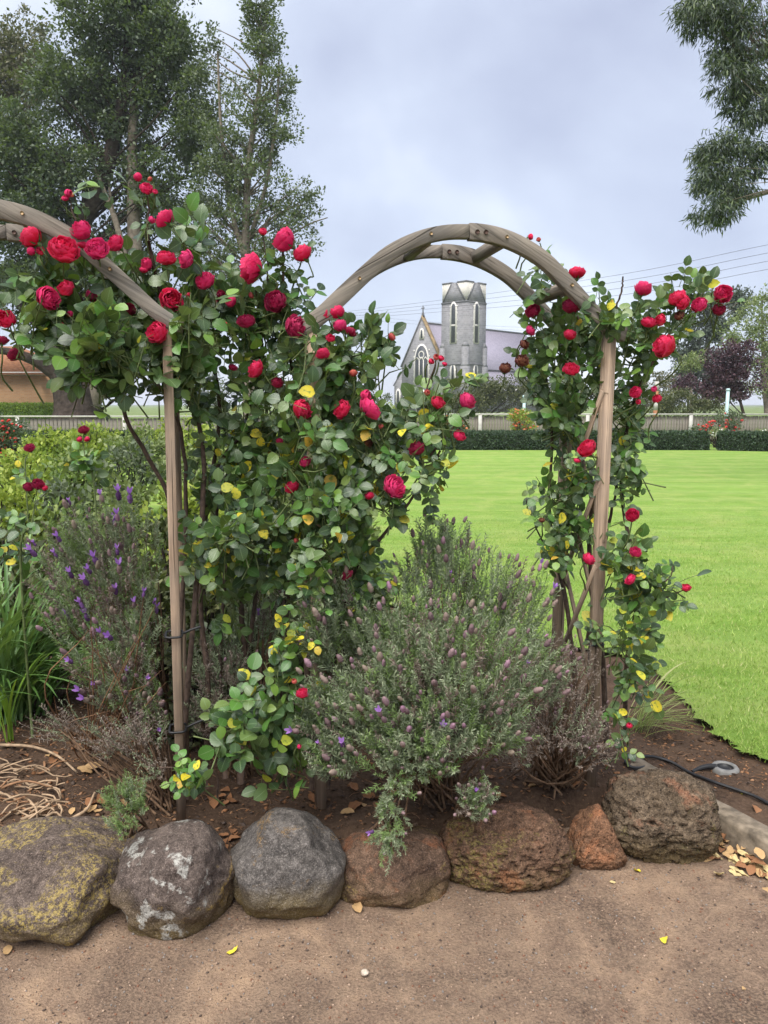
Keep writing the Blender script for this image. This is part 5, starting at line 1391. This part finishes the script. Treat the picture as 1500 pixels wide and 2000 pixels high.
# small dark red roses standing in the left garden
def garden_stem(label, pts, blooms, leaves):
    root = thing('bush_rose', label, 'rose', (*P(*pts[0])[:2], 0.08))
    loc = np.array(root.location)
    b = MB(); b.tube(smooth_path(np.array([[*P(*pts[0])[:2], 0.08]] + [P(*p) for p in pts]) - loc, 14), np.linspace(0.006, 0.0028, 14), 6); b.build('cane', M_STEM, root, True)
    for px, py, r, D in blooms:
        c = P(px, py, D); ax = norm(np.array([rng.normal(0, .3), -0.5, 1.0]))
        o = link('bloom', BLOOMS['d'][rng.integers(2)] if r > 8 else BLOOMS['b'][0], root)
        place(o, frames(norm(np.cross(ax, rand_dirs(1)[0])), ax), c, r / 1500 * D, root)
        b = MB(); b.tube(np.array([c - ax * 0.02, P(*pts[-1])]) - loc, 0.002, 5); b.build('stem', M_STEM, root, True)
    if leaves:
        pos, off = blob_points(leaves)
        Rm, T, S, _ = compound(pos, off, np.full(len(pos), 0.055))
        leaf_parts(root, Rm, T, S, [M_LEAF, M_LEAFG, M_LEAFY], [0.5, 0.4, 0.1], 60)
garden_stem('three dark red rosebuds on a stem above the strap leaves', [(40, 1090, 3.2), (60, 1030, 3.2), (68, 985, 3.2)], [(56, 950, 10, 3.18), (74, 944, 12, 3.18), (88, 954, 8, 3.18)], [(45, 1030, 3.2, 40, 40, .06, 6), (30, 1080, 3.2, 35, 30, .06, 6)])
garden_stem('faded red rose on a leafy stem left of the left post', [(185, 960, 4.0), (168, 900, 4.0), (162, 865, 4.0)], [(163, 838, 10, 3.98), (156, 858, 8, 3.98), (170, 858, 8, 3.98)], [(170, 910, 4.0, 50, 40, .08, 12)])
garden_stem('single dark red rose at the edge of the far garden', [(50, 930, 5.0), (53, 890, 5.0)], [(57, 873, 10, 4.98)], [(50, 930, 5.0, 30, 20, .06, 4)])

# ================================================================ brick house, left
t = NT('orange brick')
br = t.n('TexBrick'); t.l(t.coord('Object', (1, 1, 1)), br.inputs['Vector'])
mp = t.n('Mapping'); mp.inputs['Rotation'].default_value = (R(90), 0, 0); t.l(t.coord('Object'), mp.inputs['Vector']); t.l(mp.outputs[0], br.inputs['Vector'])
br.inputs['Scale'].default_value = 1.0; br.inputs['Brick Width'].default_value = 0.24; br.inputs['Row Height'].default_value = 0.086; br.inputs['Mortar Size'].default_value = 0.008
br.inputs['Color1'].default_value = (0.46, 0.24, 0.115, 1); br.inputs['Color2'].default_value = (0.55, 0.31, 0.16, 1); br.inputs['Mortar'].default_value = (0.42, 0.33, 0.25, 1)
M_BRICK = t.done(t.bsdf(br.outputs['Color'], 0.9, None, 0.1))
M_TILE = plain('terracotta roof', (0.30, 0.14, 0.075), 0.85, 0.3, 6, 0.4, 0.05, 0.1)
hs = thing('brick_house', 'low orange brick house behind the bright hedge', 'house', (-27.3, 50, 0))
b = MB(); b.box((0, 0, 1.6), (14, 8, 3.2)); b.build('wall', M_BRICK, hs)
b = MB(); b.box((0, -4.25, 3.32), (15, 0.16, 0.2)); b.build('gutter', M_PAINT, hs)
b = MB(); b.add([(-7.6, -4.6, 3.25), (7.6, -4.6, 3.25), (7.6, 4.6, 3.25), (-7.6, 4.6, 3.25), (-4, 0, 5.2), (4, 0, 5.2)], [(0, 1, 5, 4), (2, 3, 4, 5), (1, 2, 5), (3, 0, 4), (3, 2, 1, 0)]); b.build('roof', M_TILE, hs)
for wx in (-3.5, 1.0):
    b = MB(); b.box((wx, -4.02, 1.75), (1.5, 0.08, 1.2)); w = b.build('window', M_PAINT, hs)
    b = MB(); b.box((wx, -4.07, 1.75), (1.3, 0.04, 1.0)); b.build('pane', plain('dark glass', (0.03, 0.035, 0.04), 0.1, 0.2, 3, 0, 0.001, 0.5), w)

# ================================================================ church
t = NT('bluestone')
mp = t.n('Mapping'); mp.inputs['Rotation'].default_value = (R(90), 0, 0); t.l(t.coord('Object'), mp.inputs['Vector'])
sep = t.n('SeparateXYZ'); t.l(t.coord('Object'), sep.inputs[0])
cmb = t.n('CombineXYZ'); t.l(t.math('ADD', sep.outputs[0], sep.outputs[1]), cmb.inputs[0]); t.l(sep.outputs[2], cmb.inputs[1])
br = t.n('TexBrick'); t.l(cmb.outputs[0], br.inputs['Vector'])
br.inputs['Scale'].default_value = 1.0; br.inputs['Brick Width'].default_value = 0.75; br.inputs['Row Height'].default_value = 0.36; br.inputs['Mortar Size'].default_value = 0.03
br.inputs['Color1'].default_value = (0.165, 0.160, 0.162, 1); br.inputs['Color2'].default_value = (0.245, 0.238, 0.240, 1); br.inputs['Mortar'].default_value = (0.25, 0.25, 0.26, 1)
nz = t.noise(t.coord('Object'), 0.6, 5, 0.6)
col = t.mix(t.ramp(nz, [(0.35, 0.5), (0.65, 0.0)]), br.outputs['Color'], (0.15, 0.15, 0.16))
M_BLUE = t.done(t.bsdf(col, 0.9, None, 0.1))
M_SLATE = plain('purple slate', (0.235, 0.215, 0.265), 0.75, 0.15, 2.5, 0.2, 0.03, 0.2)
M_CREAM = plain('cream dressing', (0.62, 0.59, 0.54), 0.85, 0.1, 3, 0.2, 0.02, 0.1)
M_BOARD = plain('cream boarding', (0.56, 0.53, 0.48), 0.8, 0.12, 4, 0.2, 0.02, 0.1)
M_GLASS = plain('leaded glass', (0.040, 0.044, 0.052), 0.6, 0.3, 2, 0.1, 0.01, 0.5)
M_COPE = plain('lichened coping', (0.24, 0.17, 0.085), 0.9, 0.4, 1.2, 0.3, 0.02, 0.1)
M_COPG = plain('grey coping', (0.13, 0.13, 0.135), 0.9, 0.3, 2, 0.3, 0.02, 0.1)

ch = thing('church', 'bluestone church with gabled front and square stone tower', 'church', (7.6, 157.6, 0), R(45))
# local frame: +x along the nave, +y across it (away from the camera's right), facade at x = 0
NW, EZ, RZ, NL = 5.5, 9.2, 17.7, 36.0
def lancet(x0, z0, w, h, n=8):
    "pointed arch outline from sill to apex (x, z)"
    hw = w / 2; sp = h - w * 1.05
    left = [(-hw, 0), (-hw, sp)]
    arc = [(-hw + 2 * hw * (1 - math.cos(a)) * 0.5, sp + (h - sp) * math.sin(a) ** 0.9) for a in np.linspace(0.3, math.pi / 2, n)]
    arc = [(min(0, x), z) for x, z in arc]
    r = [(-x, z) for x, z in reversed(arc)][1:] + [(hw, sp), (hw, 0)]
    return [(x0 + x, z0 + z) for x, z in left + arc + r]
def window(parent, axes, x, z, w, h, name='window', quoin=True, lights=1, transom=None):
    "stone surround, glass, mullions on a wall given as (origin, ex, ez, outward)"
    b = MB(); b.prism(lancet(x, z - 0.16, w + 0.75, h + 0.5), -0.05, 0.10, axes)
    if quoin:
        for i in range(int(h / 0.62)):
            for s in (-1, 1):
                if i % 2 == 0:
                    o, ex, ey, en = [np.asarray(a, float) for a in axes]
                    q = [(x + s * (w / 2 + 0.2), z + 0.3 + i * 0.62), (x + s * (w / 2 + 0.46), z + 0.3 + i * 0.62), (x + s * (w / 2 + 0.46), z + 0.62 + i * 0.62), (x + s * (w / 2 + 0.2), z + 0.62 + i * 0.62)]
                    b.prism(q if s > 0 else q[::-1], -0.05, 0.085, axes)
    f = b.build(name, M_CREAM, parent)
    b = MB(); b.prism(lancet(x, z, w, h), 0.0, 0.115, axes); b.build('pane', M_GLASS, f)
    if lights > 1:
        m = MB()
        for i in range(1, lights):
            xx = x - w / 2 + w * i / lights
            m.prism([(xx - 0.09, z), (xx + 0.09, z), (xx + 0.09, z + h * 0.62), (xx - 0.09, z + h * 0.62)], 0.06, 0.15, axes)
        for i in range(lights):
            xx = x - w / 2 + w * (i + 0.5) / lights
            m.prism([(xx - w / lights / 2, z + h * 0.60), (xx, z + h * 0.67), (xx + w / lights / 2, z + h * 0.60), (xx + w / lights / 2, z + h * 0.64), (xx, z + h * 0.71), (xx - w / lights / 2, z + h * 0.64)], 0.06, 0.149, axes)
        a = np.linspace(0, 2 * math.pi, 17)[:-1]
        ro, ri = w * 0.235, w * 0.165
        cz = z + h * 0.76
        for i in range(16):
            j = (i + 1) % 16
            m.prism([(x + ro * math.cos(a[i]), cz + ro * math.sin(a[i])), (x + ro * math.cos(a[j]), cz + ro * math.sin(a[j])), (x + ri * math.cos(a[j]), cz + ri * math.sin(a[j])), (x + ri * math.cos(a[i]), cz + ri * math.sin(a[i]))], 0.06, 0.148, axes)
        m.build('tracery', M_CREAM, f)
    if transom is not None:
        m = MB(); m.prism([(x - w / 2, transom - 0.14), (x + w / 2, transom - 0.14), (x + w / 2, transom + 0.14), (x - w / 2, transom + 0.14)], 0.06, 0.15, axes); m.build('transom', M_CREAM, f)
    return f
FAC = ((0, 0, 0), (0, 1, 0), (0, 0, 1), (-1, 0, 0))          # facade wall: x across, outward -x
b = MB(); b.prism([(-NW, 0), (NW, 0), (NW, EZ), (0, RZ + 1.0), (-NW, EZ)], -0.6, 0.0, FAC)
b.box((NL / 2, 0, EZ / 2), (NL - 1.3, 2 * NW - 0.04, EZ)); b.build('nave_wall', M_BLUE, ch)
b = MB(); sl = 0.25
for s in (-1, 1):
    p = [np.array([0.7, s * (NW + sl), EZ - sl * 1.55]), np.array([NL, s * (NW + sl), EZ - sl * 1.55]), np.array([NL, 0, RZ]), np.array([0.7, 0, RZ])]
    b.add([q for q in p] + [q - np.array([0, 0, 0.25]) for q in p], [(0, 1, 2, 3), (7, 6, 5, 4), (0, 4, 5, 1), (1, 5, 6, 2), (2, 6, 7, 3), (3, 7, 4, 0)])
b.build('nave_roof', M_SLATE, ch)
b = MB(); b.box((NL / 2, 0, RZ + 0.06), (NL - 1.4, 0.3, 0.3)); b.build('ridge', M_COPG, ch)
for s in (-1, 1):
    b = MB(); b.prism([(s * (NW + 0.1), EZ - 0.15), (0, RZ + 1.0 - 0.05), (0, RZ + 1.42), (s * (NW + 0.35), EZ + 0.05)], -0.75, 0.15, FAC)
    b.build('coping', M_COPE if s < 0 else M_COPG, ch)
b = MB(); b.prism([(-0.3, RZ + 1.2), (0.3, RZ + 1.2), (0.1, RZ + 2.0), (-0.1, RZ + 2.0)], -0.5, -0.1, FAC)
b.box((0.3, 0, RZ + 2.6), (0.16, 0.18, 1.5)); b.box((0.3, 0, RZ + 2.85), (0.15, 0.85, 0.18)); b.build('cross', M_COPG, ch)
for s in (-1, 1):                                             # aisles
    y0, y1 = (NW, NW + 2.4)
    b = MB(); b.prism([(s * y0, 0), (s * y1, 0), (s * y1, 5.6), (s * y0, 8.2)], -NL + 4, -0.2, FAC); b.build('aisle_wall', M_BLUE, ch)
    q = [np.array([0.1, s * (y1 + 0.25), 5.5]), np.array([NL - 4, s * (y1 + 0.25), 5.5]), np.array([NL - 4, s * y0, 8.55]), np.array([0.1, s * y0, 8.55])]
    b = MB(); b.add(q + [v - np.array([0, 0, 0.2]) for v in q], [(0, 1, 2, 3), (7, 6, 5, 4), (0, 4, 5, 1), (1, 5, 6, 2), (2, 6, 7, 3), (3, 7, 4, 0)]); b.build('aisle_roof', M_SLATE, ch)
window(ch, FAC, 0, 5.6, 3.4, 7.6, 'great_window', True, 3)
window(ch, FAC, 0, 14.6, 0.5, 1.7, 'window')
window(ch, FAC, 0, 0.2, 2.2, 4.2, 'doorway', True)
window(ch, FAC, 4.3, 1.8, 0.6, 2.6); window(ch, FAC, -4.3, 1.8, 0.6, 2.6)
window(ch, ((0.2, 0, 0), (0, 1, 0), (0, 0, 1), (-1, 0, 0)), 6.7, 1.8, 0.6, 2.6)
SID = ((0, -(NW + 2.4), 0), (1, 0, 0), (0, 0, 1), (0, -1, 0))
for i in range(6):
    window(ch, SID, 9.0 + i * 4.2, 2.2, 0.8, 2.4)
SIDN = ((0, -NW + 0.02, 0), (1, 0, 0), (0, 0, 1), (0, -1, 0))
# tower at the near corner
TX, TY, TA = 0.0, -10.75, 3.0
TZ, TT = 20.3, 23.9
b = MB(); b.box((TX, TY, TZ / 2), (2 * TA, 2 * TA, TZ)); b.build('tower_wall', M_BLUE, ch)
b = MB()
for sx in (-1, 1):
    for sy in (-1, 1):                                        # stepped corner buttresses
        for zz, w in ((12.2, 1.05), (8.6, 1.35)):
            b.box((TX + sx * (TA - 0.30), TY + sy * (TA - 0.30), zz / 2), (w + 0.003 * zz, w + 0.003 * zz, zz))
            b.box((TX + sx * (TA - 0.30), TY + sy * (TA - 0.30), zz + 0.4), (w + 0.003 * zz, w + 0.003 * zz, 0.8), None, 0.55)
b.build('buttress', M_BLUE, ch)
b = MB(); b.box((TX, TY, 9.0), (2 * TA + 0.3, 2 * TA + 0.3, 0.3)); b.box((TX, TY, TZ + 0.1), (2 * TA + 0.16, 2 * TA + 0.16, 0.3)); b.build('string_course', M_COPG, ch)
core = MB(); core.box((TX, TY, (TZ + TT) / 2 + 0.13), (2 * TA - 0.16, 2 * TA - 0.16, TT - TZ - 0.3)); core.build('belfry_core', M_BOARD, ch)
b = MB()
for face in range(4):
    ca, sa = math.cos(face * math.pi / 2), math.sin(face * math.pi / 2)
    ex = np.array([-sa, ca, 0]); en = np.array([ca, sa, 0])
    for i in range(15):
        u = -TA + 0.2 + i * (2 * TA - 0.4) / 14
        c = np.array([TX, TY, (TZ + TT) / 2 + 0.2]) + ex * u + en * (TA - 0.09)
        b.box(c, (0.12, 0.10, TT - TZ - 0.45), np.stack([ex, en, np.array([0, 0, 1.0])], -1))
b.build('belfry_boarding', M_BOARD, ch)
for face in range(4):
    ca, sa = math.cos(face * math.pi / 2), math.sin(face * math.pi / 2)
    ex = np.array([-sa, ca, 0]); en = np.array([ca, sa, 0])
    ax = (np.array([TX, TY, 0]) + en * TA, ex, (0, 0, 1), en)
    b = MB(); b.prism([(-TA + 0.5, TZ + 0.2), (TA - 0.5, TZ + 0.2), (0.5, TT - 0.05), (-0.5, TT - 0.05)], -0.1, 0.04, ax); b.build('tower_gable', M_BLUE, ch)
    for sgn in (-1, 1):
        b = MB(); b.prism([(sgn * (TA - 0.5), TZ + 0.25), (sgn * (TA - 0.2), TZ + 0.25), (sgn * 0.7, TT), (sgn * 0.5, TT - 0.08)][::sgn], -0.1, 0.10, ax); b.build('tower_coping', M_COPG, ch)
    if face in (2, 3):
        window(ch, ax, 0, 13.0, 0.95, 7.2, 'belfry_window', True, 1, 16.2)
        window(ch, ax, 0, 6.2, 0.6, 2.6)
b = MB()
for sx in (-1, 1):
    for sy in (-1, 1):
        b.box((TX + sx * (TA - 1.15), TY + sy * (TA - 1.15), TT + 0.12), (2.3, 2.3, 0.26))
b.box((TX, TY, TT + 0.02), (2 * TA - 0.5, 2 * TA - 0.5, 0.2)); b.build('tower_cap', M_COPG, ch)

# ================================================================ cables and posts beyond the fence
M_CABLE = plain('cable', (0.10, 0.10, 0.115), 0.7, 0.2, 1, 0, 0.001)
ords = ('uppermost', 'second highest', 'third highest', 'lowest')
for i in range(4):
    pts = np.array([P(1720, 437 + 15 * i, 46), P(1500, 478 + 16 * i, 52), P(1150, 546 + 12.5 * i, 68), P(700, 606 + 5 * i, 100), P(520, 622 + 3 * i, 118)])
    b = MB(); b.tube(smooth_path(pts, 40), 0.014, 4, False)
    tag(b.build('power_cable', M_CABLE, None, True), ords[i] + ' of the four cables rising to the right edge', 'cable', 'overhead cables')
for i in range(2):
    pts = np.array([P(600, 604 + 9 * i, 70), P(760, 622 + 7 * i, 80), P(950, 636 + 6 * i, 92), P(1180, 646 + 6 * i, 110)])
    b = MB(); b.tube(smooth_path(pts, 30), 0.009, 4, False)
    tag(b.build('power_cable', M_CABLE, None, True), ('upper', 'lower')[i] + ' one of the two faint cables crossing before the church', 'cable', 'overhead cables')
M_TEAL = plain('pale blue post', (0.42, 0.56, 0.58), 0.6, 0.1, 4, 0.1, 0.005)
for px, y0, lab in ((1422, 762, 'pale blue post behind the fence below the plum tree'), (1024, 775, 'pale blue post behind the orange shrub under the arch')):
    p = P(px, y0, 33.0)
    r = thing('marker_post', lab, 'post', (p[0], p[1], 0))
    b = MB(); b.box((0, 0, p[2] / 2), (0.11, 0.11, p[2])); b.build('shaft', M_TEAL, r)
    b = MB(); b.box((0, 0, p[2] + 0.03), (0.16, 0.16, 0.08), None, 0.6); b.build('head', M_TEAL, r)
p = P(1283, 745, 34.0)
r = thing('marker_post', 'orange and white banded post behind the right rose', 'post', (p[0], p[1], 0))
for j in range(6):
    b = MB(); b.box((0, 0, p[2] * (j + 0.5) / 6), (0.15, 0.15, p[2] / 6)); b.build('band', M_PAINT if j % 2 else M_TILE, r)

# ================================================================ litter, twigs, grit, grass blades
M_DRY = [plain('tan dead leaf', (0.42, 0.27, 0.13), 0.8, 0.35, 40, 0.4, 0.004, 0.2), plain('brown dead leaf', (0.24, 0.115, 0.055), 0.8, 0.35, 40, 0.4, 0.004, 0.2),
         plain('straw dead leaf', (0.52, 0.41, 0.20), 0.8, 0.3, 40, 0.4, 0.004, 0.2), plain('yellow fallen leaf', (0.66, 0.54, 0.05), 0.6, 0.25, 40, 0.3, 0.003, 0.3)]
def litter_mesh(seed, m, wid=0.62):
    r_ = np.random.default_rng(seed)
    V, F, UV = leaflet((0, 0.15, 0.35, 0.55, 0.75, 0.9, 1.0), wid, 0.35, 0.05)
    V[:, 0] *= 1 + 0.12 * np.sin(V[:, 1] * 9 + seed)
    curl = r_.uniform(-0.5, 0.9)
    V[:, 2] += curl * (V[:, 1] - 0.45) ** 2 + r_.uniform(-0.6, 0.8) * np.abs(V[:, 0]) ** 1.4 + 0.04 * np.sin(V[:, 1] * 14 + V[:, 0] * 8)
    V[:, 1] -= 0.5
    V[:, 2] -= V[:, 2].min()
    return mesh_np('fallen_leaf', V, F, M_DRY[m], uv=UV)
LIT = [[litter_mesh(s + 10 * m, m) for s in range(4)] for m in range(4)]
def drop(px, py, size, m, label, group=None, on='path', lift=0.0):
    if on == 'path':
        p = G(px, py, 0.0); z = path_height(p[0], p[1])
    else:
        p = on_bed(px, py); z = bed_height(p[0], p[1])
    o = link('fallen_leaf', LIT[m][rng.integers(4)])
    o.location = (p[0], p[1], z + 0.002 + lift)
    o.rotation_euler = (rng.normal(0, 0.16) + (0.25 if lift else 0), rng.normal(0, 0.16), rng.uniform(0, 6.28))
    s = size; o.scale = (s, s, s)
    return tag(o, label, 'leaf', group)
drop(455, 1860, 0.036, 3, 'single bright yellow leaf on the path below the grey boulder', 'fallen leaves')
drop(1298, 1837, 0.036, 3, 'single yellow leaf lying far out on the path, right', 'fallen leaves')
drop(1244, 1704, 0.034, 3, 'yellow leaf on the path below the pointed orange stone', 'fallen leaves')
drop(1197, 1724, 0.022, 2, 'pale scrap of leaf on the path under the orange stone', 'fallen leaves')
drop(700, 1775, 0.052, 0, 'curled tan leaf between the grey and the reddish boulders', 'fallen leaves')
drop(14, 1858, 0.04, 0, 'brown leaf at the left edge under the lichened boulder', 'fallen leaves')
drop(1052, 1712, 0.028, 1, 'small orange brown leaf below the ragged boulder', 'fallen leaves')
drop(1475, 1582, 0.055, 1, 'orange leaf on the soil behind the concrete kerb', 'fallen leaves', 'bed')
drop(1450, 1550, 0.024, 3, 'small yellow leaf beside the hose', 'fallen leaves', 'bed')
drop(1452, 1931, 0.016, 0, 'tiny pinkish leaf scrap near the lower right corner', 'fallen leaves')
drop(232, 1700, 0.03, 3, 'yellow leaf caught between the two left boulders', 'fallen leaves', 'path', 0.12)
for i in range(80):                                           # drift of leaves against the kerb
    u = rng.random() ** 0.8
    px = 1362 + 150 * u + rng.normal(0, 14); py = 1638 + 66 * u + rng.normal(0, 24)
    drop(px, py, rng.uniform(0.03, 0.058), rng.choice([0, 0, 1, 2, 2]), 'dry curled leaf in the drift against the concrete kerb', 'leaf drift by the kerb', 'path', abs(rng.normal(0, 0.012)))
for i in range(77):
    px, py = [(1080, 1540), (1130, 1530), (960, 1560), (620, 1570), (700, 1560), (180, 1580), (470, 1650), (440, 1560), (120, 1480), (270, 1540), (220, 1480)][i % 11]
    drop(px + rng.normal(0, 35), py + rng.normal(0, 14), rng.uniform(0.028, 0.06), rng.choice([0, 1, 1, 1]), 'brown dead leaf lying on the bed soil behind the boulders', 'dead leaves on the bed', 'bed')
for px, py, s in ((1160, 1553, 0.075), (183, 1505, 0.085), (165, 1510, 0.06)):
    drop(px, py, s, 0 if px < 1000 else 2, 'large crumpled leaf under the %s' % ('brown lavender beside the knobbly boulder' if px > 1000 else ('dry stems, bigger of two' if s > 0.08 else 'dry stems, smaller of two')), 'fallen leaves', 'bed', 0.01)

# snail shell
V, F = ico(3)
sh = link('snail_shell', mesh_np('snail_shell', V * np.array([0.011, 0.010, 0.008]) * (1 + 0.08 * np.sin(np.arctan2(V[:, 1], V[:, 0]) * 1.0 + np.linalg.norm(V[:, :2], axis=1) * 14))[:, None], F, plain('shell', (0.46, 0.38, 0.30), 0.5, 0.4, 90, 0.3, 0.001)))
p = G(712, 1904, 0.0); sh.location = (p[0], p[1], 0.007)
tag(sh, 'small round pale shell alone on the path', 'shell')

# dry lavender stems and heap of sticks, left
M_STICK2 = plain('brown stick', (0.24, 0.135, 0.075), 0.9, 0.4, 40, 0.4, 0.002, 0.1)
dry = thing('dry_shrub', 'leafless brown shrub with bare stems beside the strap leaves', 'shrub', on_bed(185, 1478))
loc = np.array(dry.location)
for i in range(26):
    tx, ty = rng.uniform(105, 330), rng.uniform(1170, 1400)
    e_ = P(tx, ty, 2.62 + rng.normal(0, 0.10)); a = loc + rng.normal(0, 0.025, 3) * np.array([1, 1, 0])
    m_ = a * 0.5 + e_ * 0.5 + rng.normal(0, 0.06, 3)
    b = MB(); b.tube(smooth_path(np.array([a, m_, e_]), 10) - loc + np.cumsum(rng.normal(0, 0.0025, (10, 3)), 0), np.linspace(0.0036, 0.001, 10) * rng.uniform(0.7, 1.3), 5)
    b.build('stem', M_STICK2, dry, True)
for i in range(46):
    px, py = rng.uniform(-10, 120), rng.uniform(1490, 1600)
    p = on_bed(px, py, 0.01 + abs(rng.normal(0, 0.012)))
    az = rng.normal(0.1, 0.5); L = rng.uniform(0.06, 0.2)
    k = np.linspace(-0.5, 0.5, 8)
    pts = np.stack([k * L, 0.02 * np.sin(k * 4 + i) + rng.normal(0, 0.002, 8), 0.012 * np.cos(k * 5 + i)], -1)
    b = MB(); b.tube(pts, np.linspace(0.0045, 0.0022, 8) * rng.uniform(0.7, 1.3), 6)
    o = b.build('dry_stick', M_STICK if rng.random() < 0.7 else M_STICK2, None, True)
    o.location = [float(c) for c in p]; o.rotation_euler = (rng.normal(0, 0.1), rng.normal(0, 0.15), az)
    tag(o, 'bleached dry stick in the heap above the lichened boulder', 'stick', 'heap of dry sticks')
for pts, lab in (([(0, 1455), (60, 1458), (110, 1475), (150, 1508)], 'long bare branch lying above the heap of sticks'), ([(40, 1602), (70, 1590), (110, 1575)], 'thick pale broken stick on top of the lichened boulder'), ([(140, 1600), (170, 1580), (185, 1548)], 'thin brown stick beside the fine green tuft')):
    w = np.array([on_bed(px, py, 0.022) for px, py in pts])
    o = thing  # keep name free
    b = MB(); b.tube(smooth_path(w - w[0], 14), np.linspace(0.007, 0.004, 14), 6)
    s_ = b.build('dry_stick', M_STICK, None, True); s_.location = [float(c) for c in w[0]]
    tag(s_, lab, 'stick')

# mulch chips on the bed, grit on the path
V, F = ico(1)
def chips(name, n, xr, yr, hf, smin, smax, flat, mats, keep=None, kind='stuff'):
    x = rng.uniform(*xr, n); y = rng.uniform(*yr, n)
    if keep is not None:
        q = keep(x, y); x, y = x[q], y[q]
    n = len(x)
    z = np.array([hf(a, b) for a, b in zip(x, y)])
    s = smin + (smax - smin) * rng.random(n) ** 3
    tv = CH[0]
    Rm = frames(rand_dirs(n) * np.array([1, 1, 0.35]), rand_dirs(n) * 0.4 + np.array([0, 0, 1.0]))
    Vv, Ff = scatter(tv * np.array([0.6, 1.0, flat]), CH[1], Rm, np.stack([x, y, z + s * flat * 0.4], -1), s)
    mi = np.repeat(rng.integers(0, len(mats), n), len(CH[1]))
    o = link(name, mesh_np(name, Vv, Ff, mats, mi, smooth=False)); o['kind'] = kind
    return o
CH = (np.array([(1, 0, 0), (-1, 0.1, 0), (0.1, 1, 0), (0, -1, 0.1), (0.1, 0, 1), (0, 0.1, -1)], float), np.array([(0, 2, 4), (2, 1, 4), (1, 3, 4), (3, 0, 4), (2, 0, 5), (1, 2, 5), (3, 1, 5), (0, 3, 5)]))
def behind(x, y):
    return y > np.interp(x, EDGE[:, 0], EDGE[:, 1]) - 0.02
MG = [plain('grit ' + n_, c_, 0.9, 0.3, 200, 0.2, 0.001, 0.2) for n_, c_ in (('dark', (0.085, 0.062, 0.050)), ('red', (0.19, 0.095, 0.060)), ('tan', (0.33, 0.235, 0.17)), ('grey', (0.21, 0.185, 0.165)))]
tag(chips('gravel', 16000, (-1.35, 1.75), (1.45, 2.85), path_height, 0.0012, 0.0062, 0.7, MG, lambda x, y: ~behind(x, y) & (x < np.interp(-y, -KERB[:, 1], KERB[:, 0]) - 0.04)), 'fine grit scattered over the dirt path', 'gravel')
tag(chips('mulch', 13000, (-1.7, 2.0), (2.1, 3.6), bed_height, 0.003, 0.017, 0.28, [M_DRY[1], MG[0], M_SOIL, M_STICK2, M_SOIL], behind), 'brown mulch chips and crumbs on the flower bed', 'mulch')
# strands of dry stuff on the bed
n = 1500
x = rng.uniform(-1.6, 1.9, n); y = rng.uniform(2.2, 3.5, n); q = behind(x, y - 0.05); x, y = x[q], y[q]; n = len(x)
z = np.array([bed_height(a, b_) for a, b_ in zip(x, y)]) + 0.004
a = rng.uniform(0, 6.28, n); L = rng.uniform(0.015, 0.07, n)
k = np.linspace(-0.5, 0.5, 4)
pth = np.stack([x[:, None] + np.cos(a)[:, None] * L[:, None] * k, y[:, None] + np.sin(a)[:, None] * L[:, None] * k, z[:, None] + 0.006 * np.cos(k * 4 + a[:, None])], -1)
V, F = tubes_np(pth, np.full((n, 4), 0.0011), 4)
tag(tag(link('twig_litter', mesh_np('twig_litter', V, F, M_STICK2)), 'fine dry twig litter on the flower bed', 'litter'), kind='stuff')

# lawn blades, near part
n = 170000
u = rng.random(n)
yy = 2.6 + 10.5 * u ** 1.9
xx = rng.uniform(-0.25, 0.56, n) * yy * 1.12 + 0.15
from mathutils.geometry import intersect_point_line
ex = lawn_edge[np.argsort(lawn_edge[:, 0])]
def in_poly(x, y, poly):
    c = np.zeros(len(x), bool); j = len(poly) - 1
    for i in range(len(poly)):
        xi, yi = poly[i]; xj, yj = poly[j]
        if yi != yj:
            c ^= ((yi > y) != (yj > y)) & (x < (xj - xi) * (y - yi) / (yj - yi) + xi)
        j = i
    return c
jx, jy = rng.normal(0, 0.02, n), rng.normal(0, 0.02, n)
q = in_poly(xx + jx, yy + jy, poly)
xx, yy = xx[q], yy[q]; n = len(xx)
h = rng.uniform(0.010, 0.025, n) * (1 + 0.04 * yy) * np.clip((13.1 - yy) / 7, 0.05, 1)
lean = rng.normal(0, 0.55, (n, 2)) * h[:, None]
w = rng.uniform(0.0011, 0.0022, n) * (1 + 0.14 * yy)
az = rng.uniform(0, 6.28, n)
b0 = np.stack([xx, yy, np.full(n, LZ - 0.002)], -1)
sd_ = np.stack([np.cos(az) * w, np.sin(az) * w, np.zeros(n)], -1)
V = np.stack([b0 - sd_, b0 + sd_, b0 + np.concatenate([lean, h[:, None]], 1)], 1).reshape(-1, 3)
M_GRASS = leaf_mat('lawn blade', [(0.0, (0.17, 0.28, 0.05)), (0.5, (0.30, 0.43, 0.095)), (0.85, (0.42, 0.50, 0.15)), (1.0, (0.52, 0.50, 0.25))], 0.35, 0.6, None, 0, 0.2, None, (0.3, 0.45, 0.05))
tag(tag(link('grass', mesh_np('grass', V, np.arange(3 * n).reshape(-1, 3), M_GRASS, smooth=False)), 'short mown blades covering the near lawn', 'grass'), kind='stuff')

# ================================================================ damp air between here and the church
t = NT('air')
pv = t.n('VolumePrincipled')
pv.inputs['Color'].default_value = (0.90, 0.94, 1.0, 1)
pv.inputs['Density'].default_value = 0.0005
t.l(pv.outputs[0], t.out.inputs['Volume'])
b = MB(); b.box((0, 600, 13.2), (1440, 1440, 30))
tag(b.build('haze', t.m), kind='stuff')
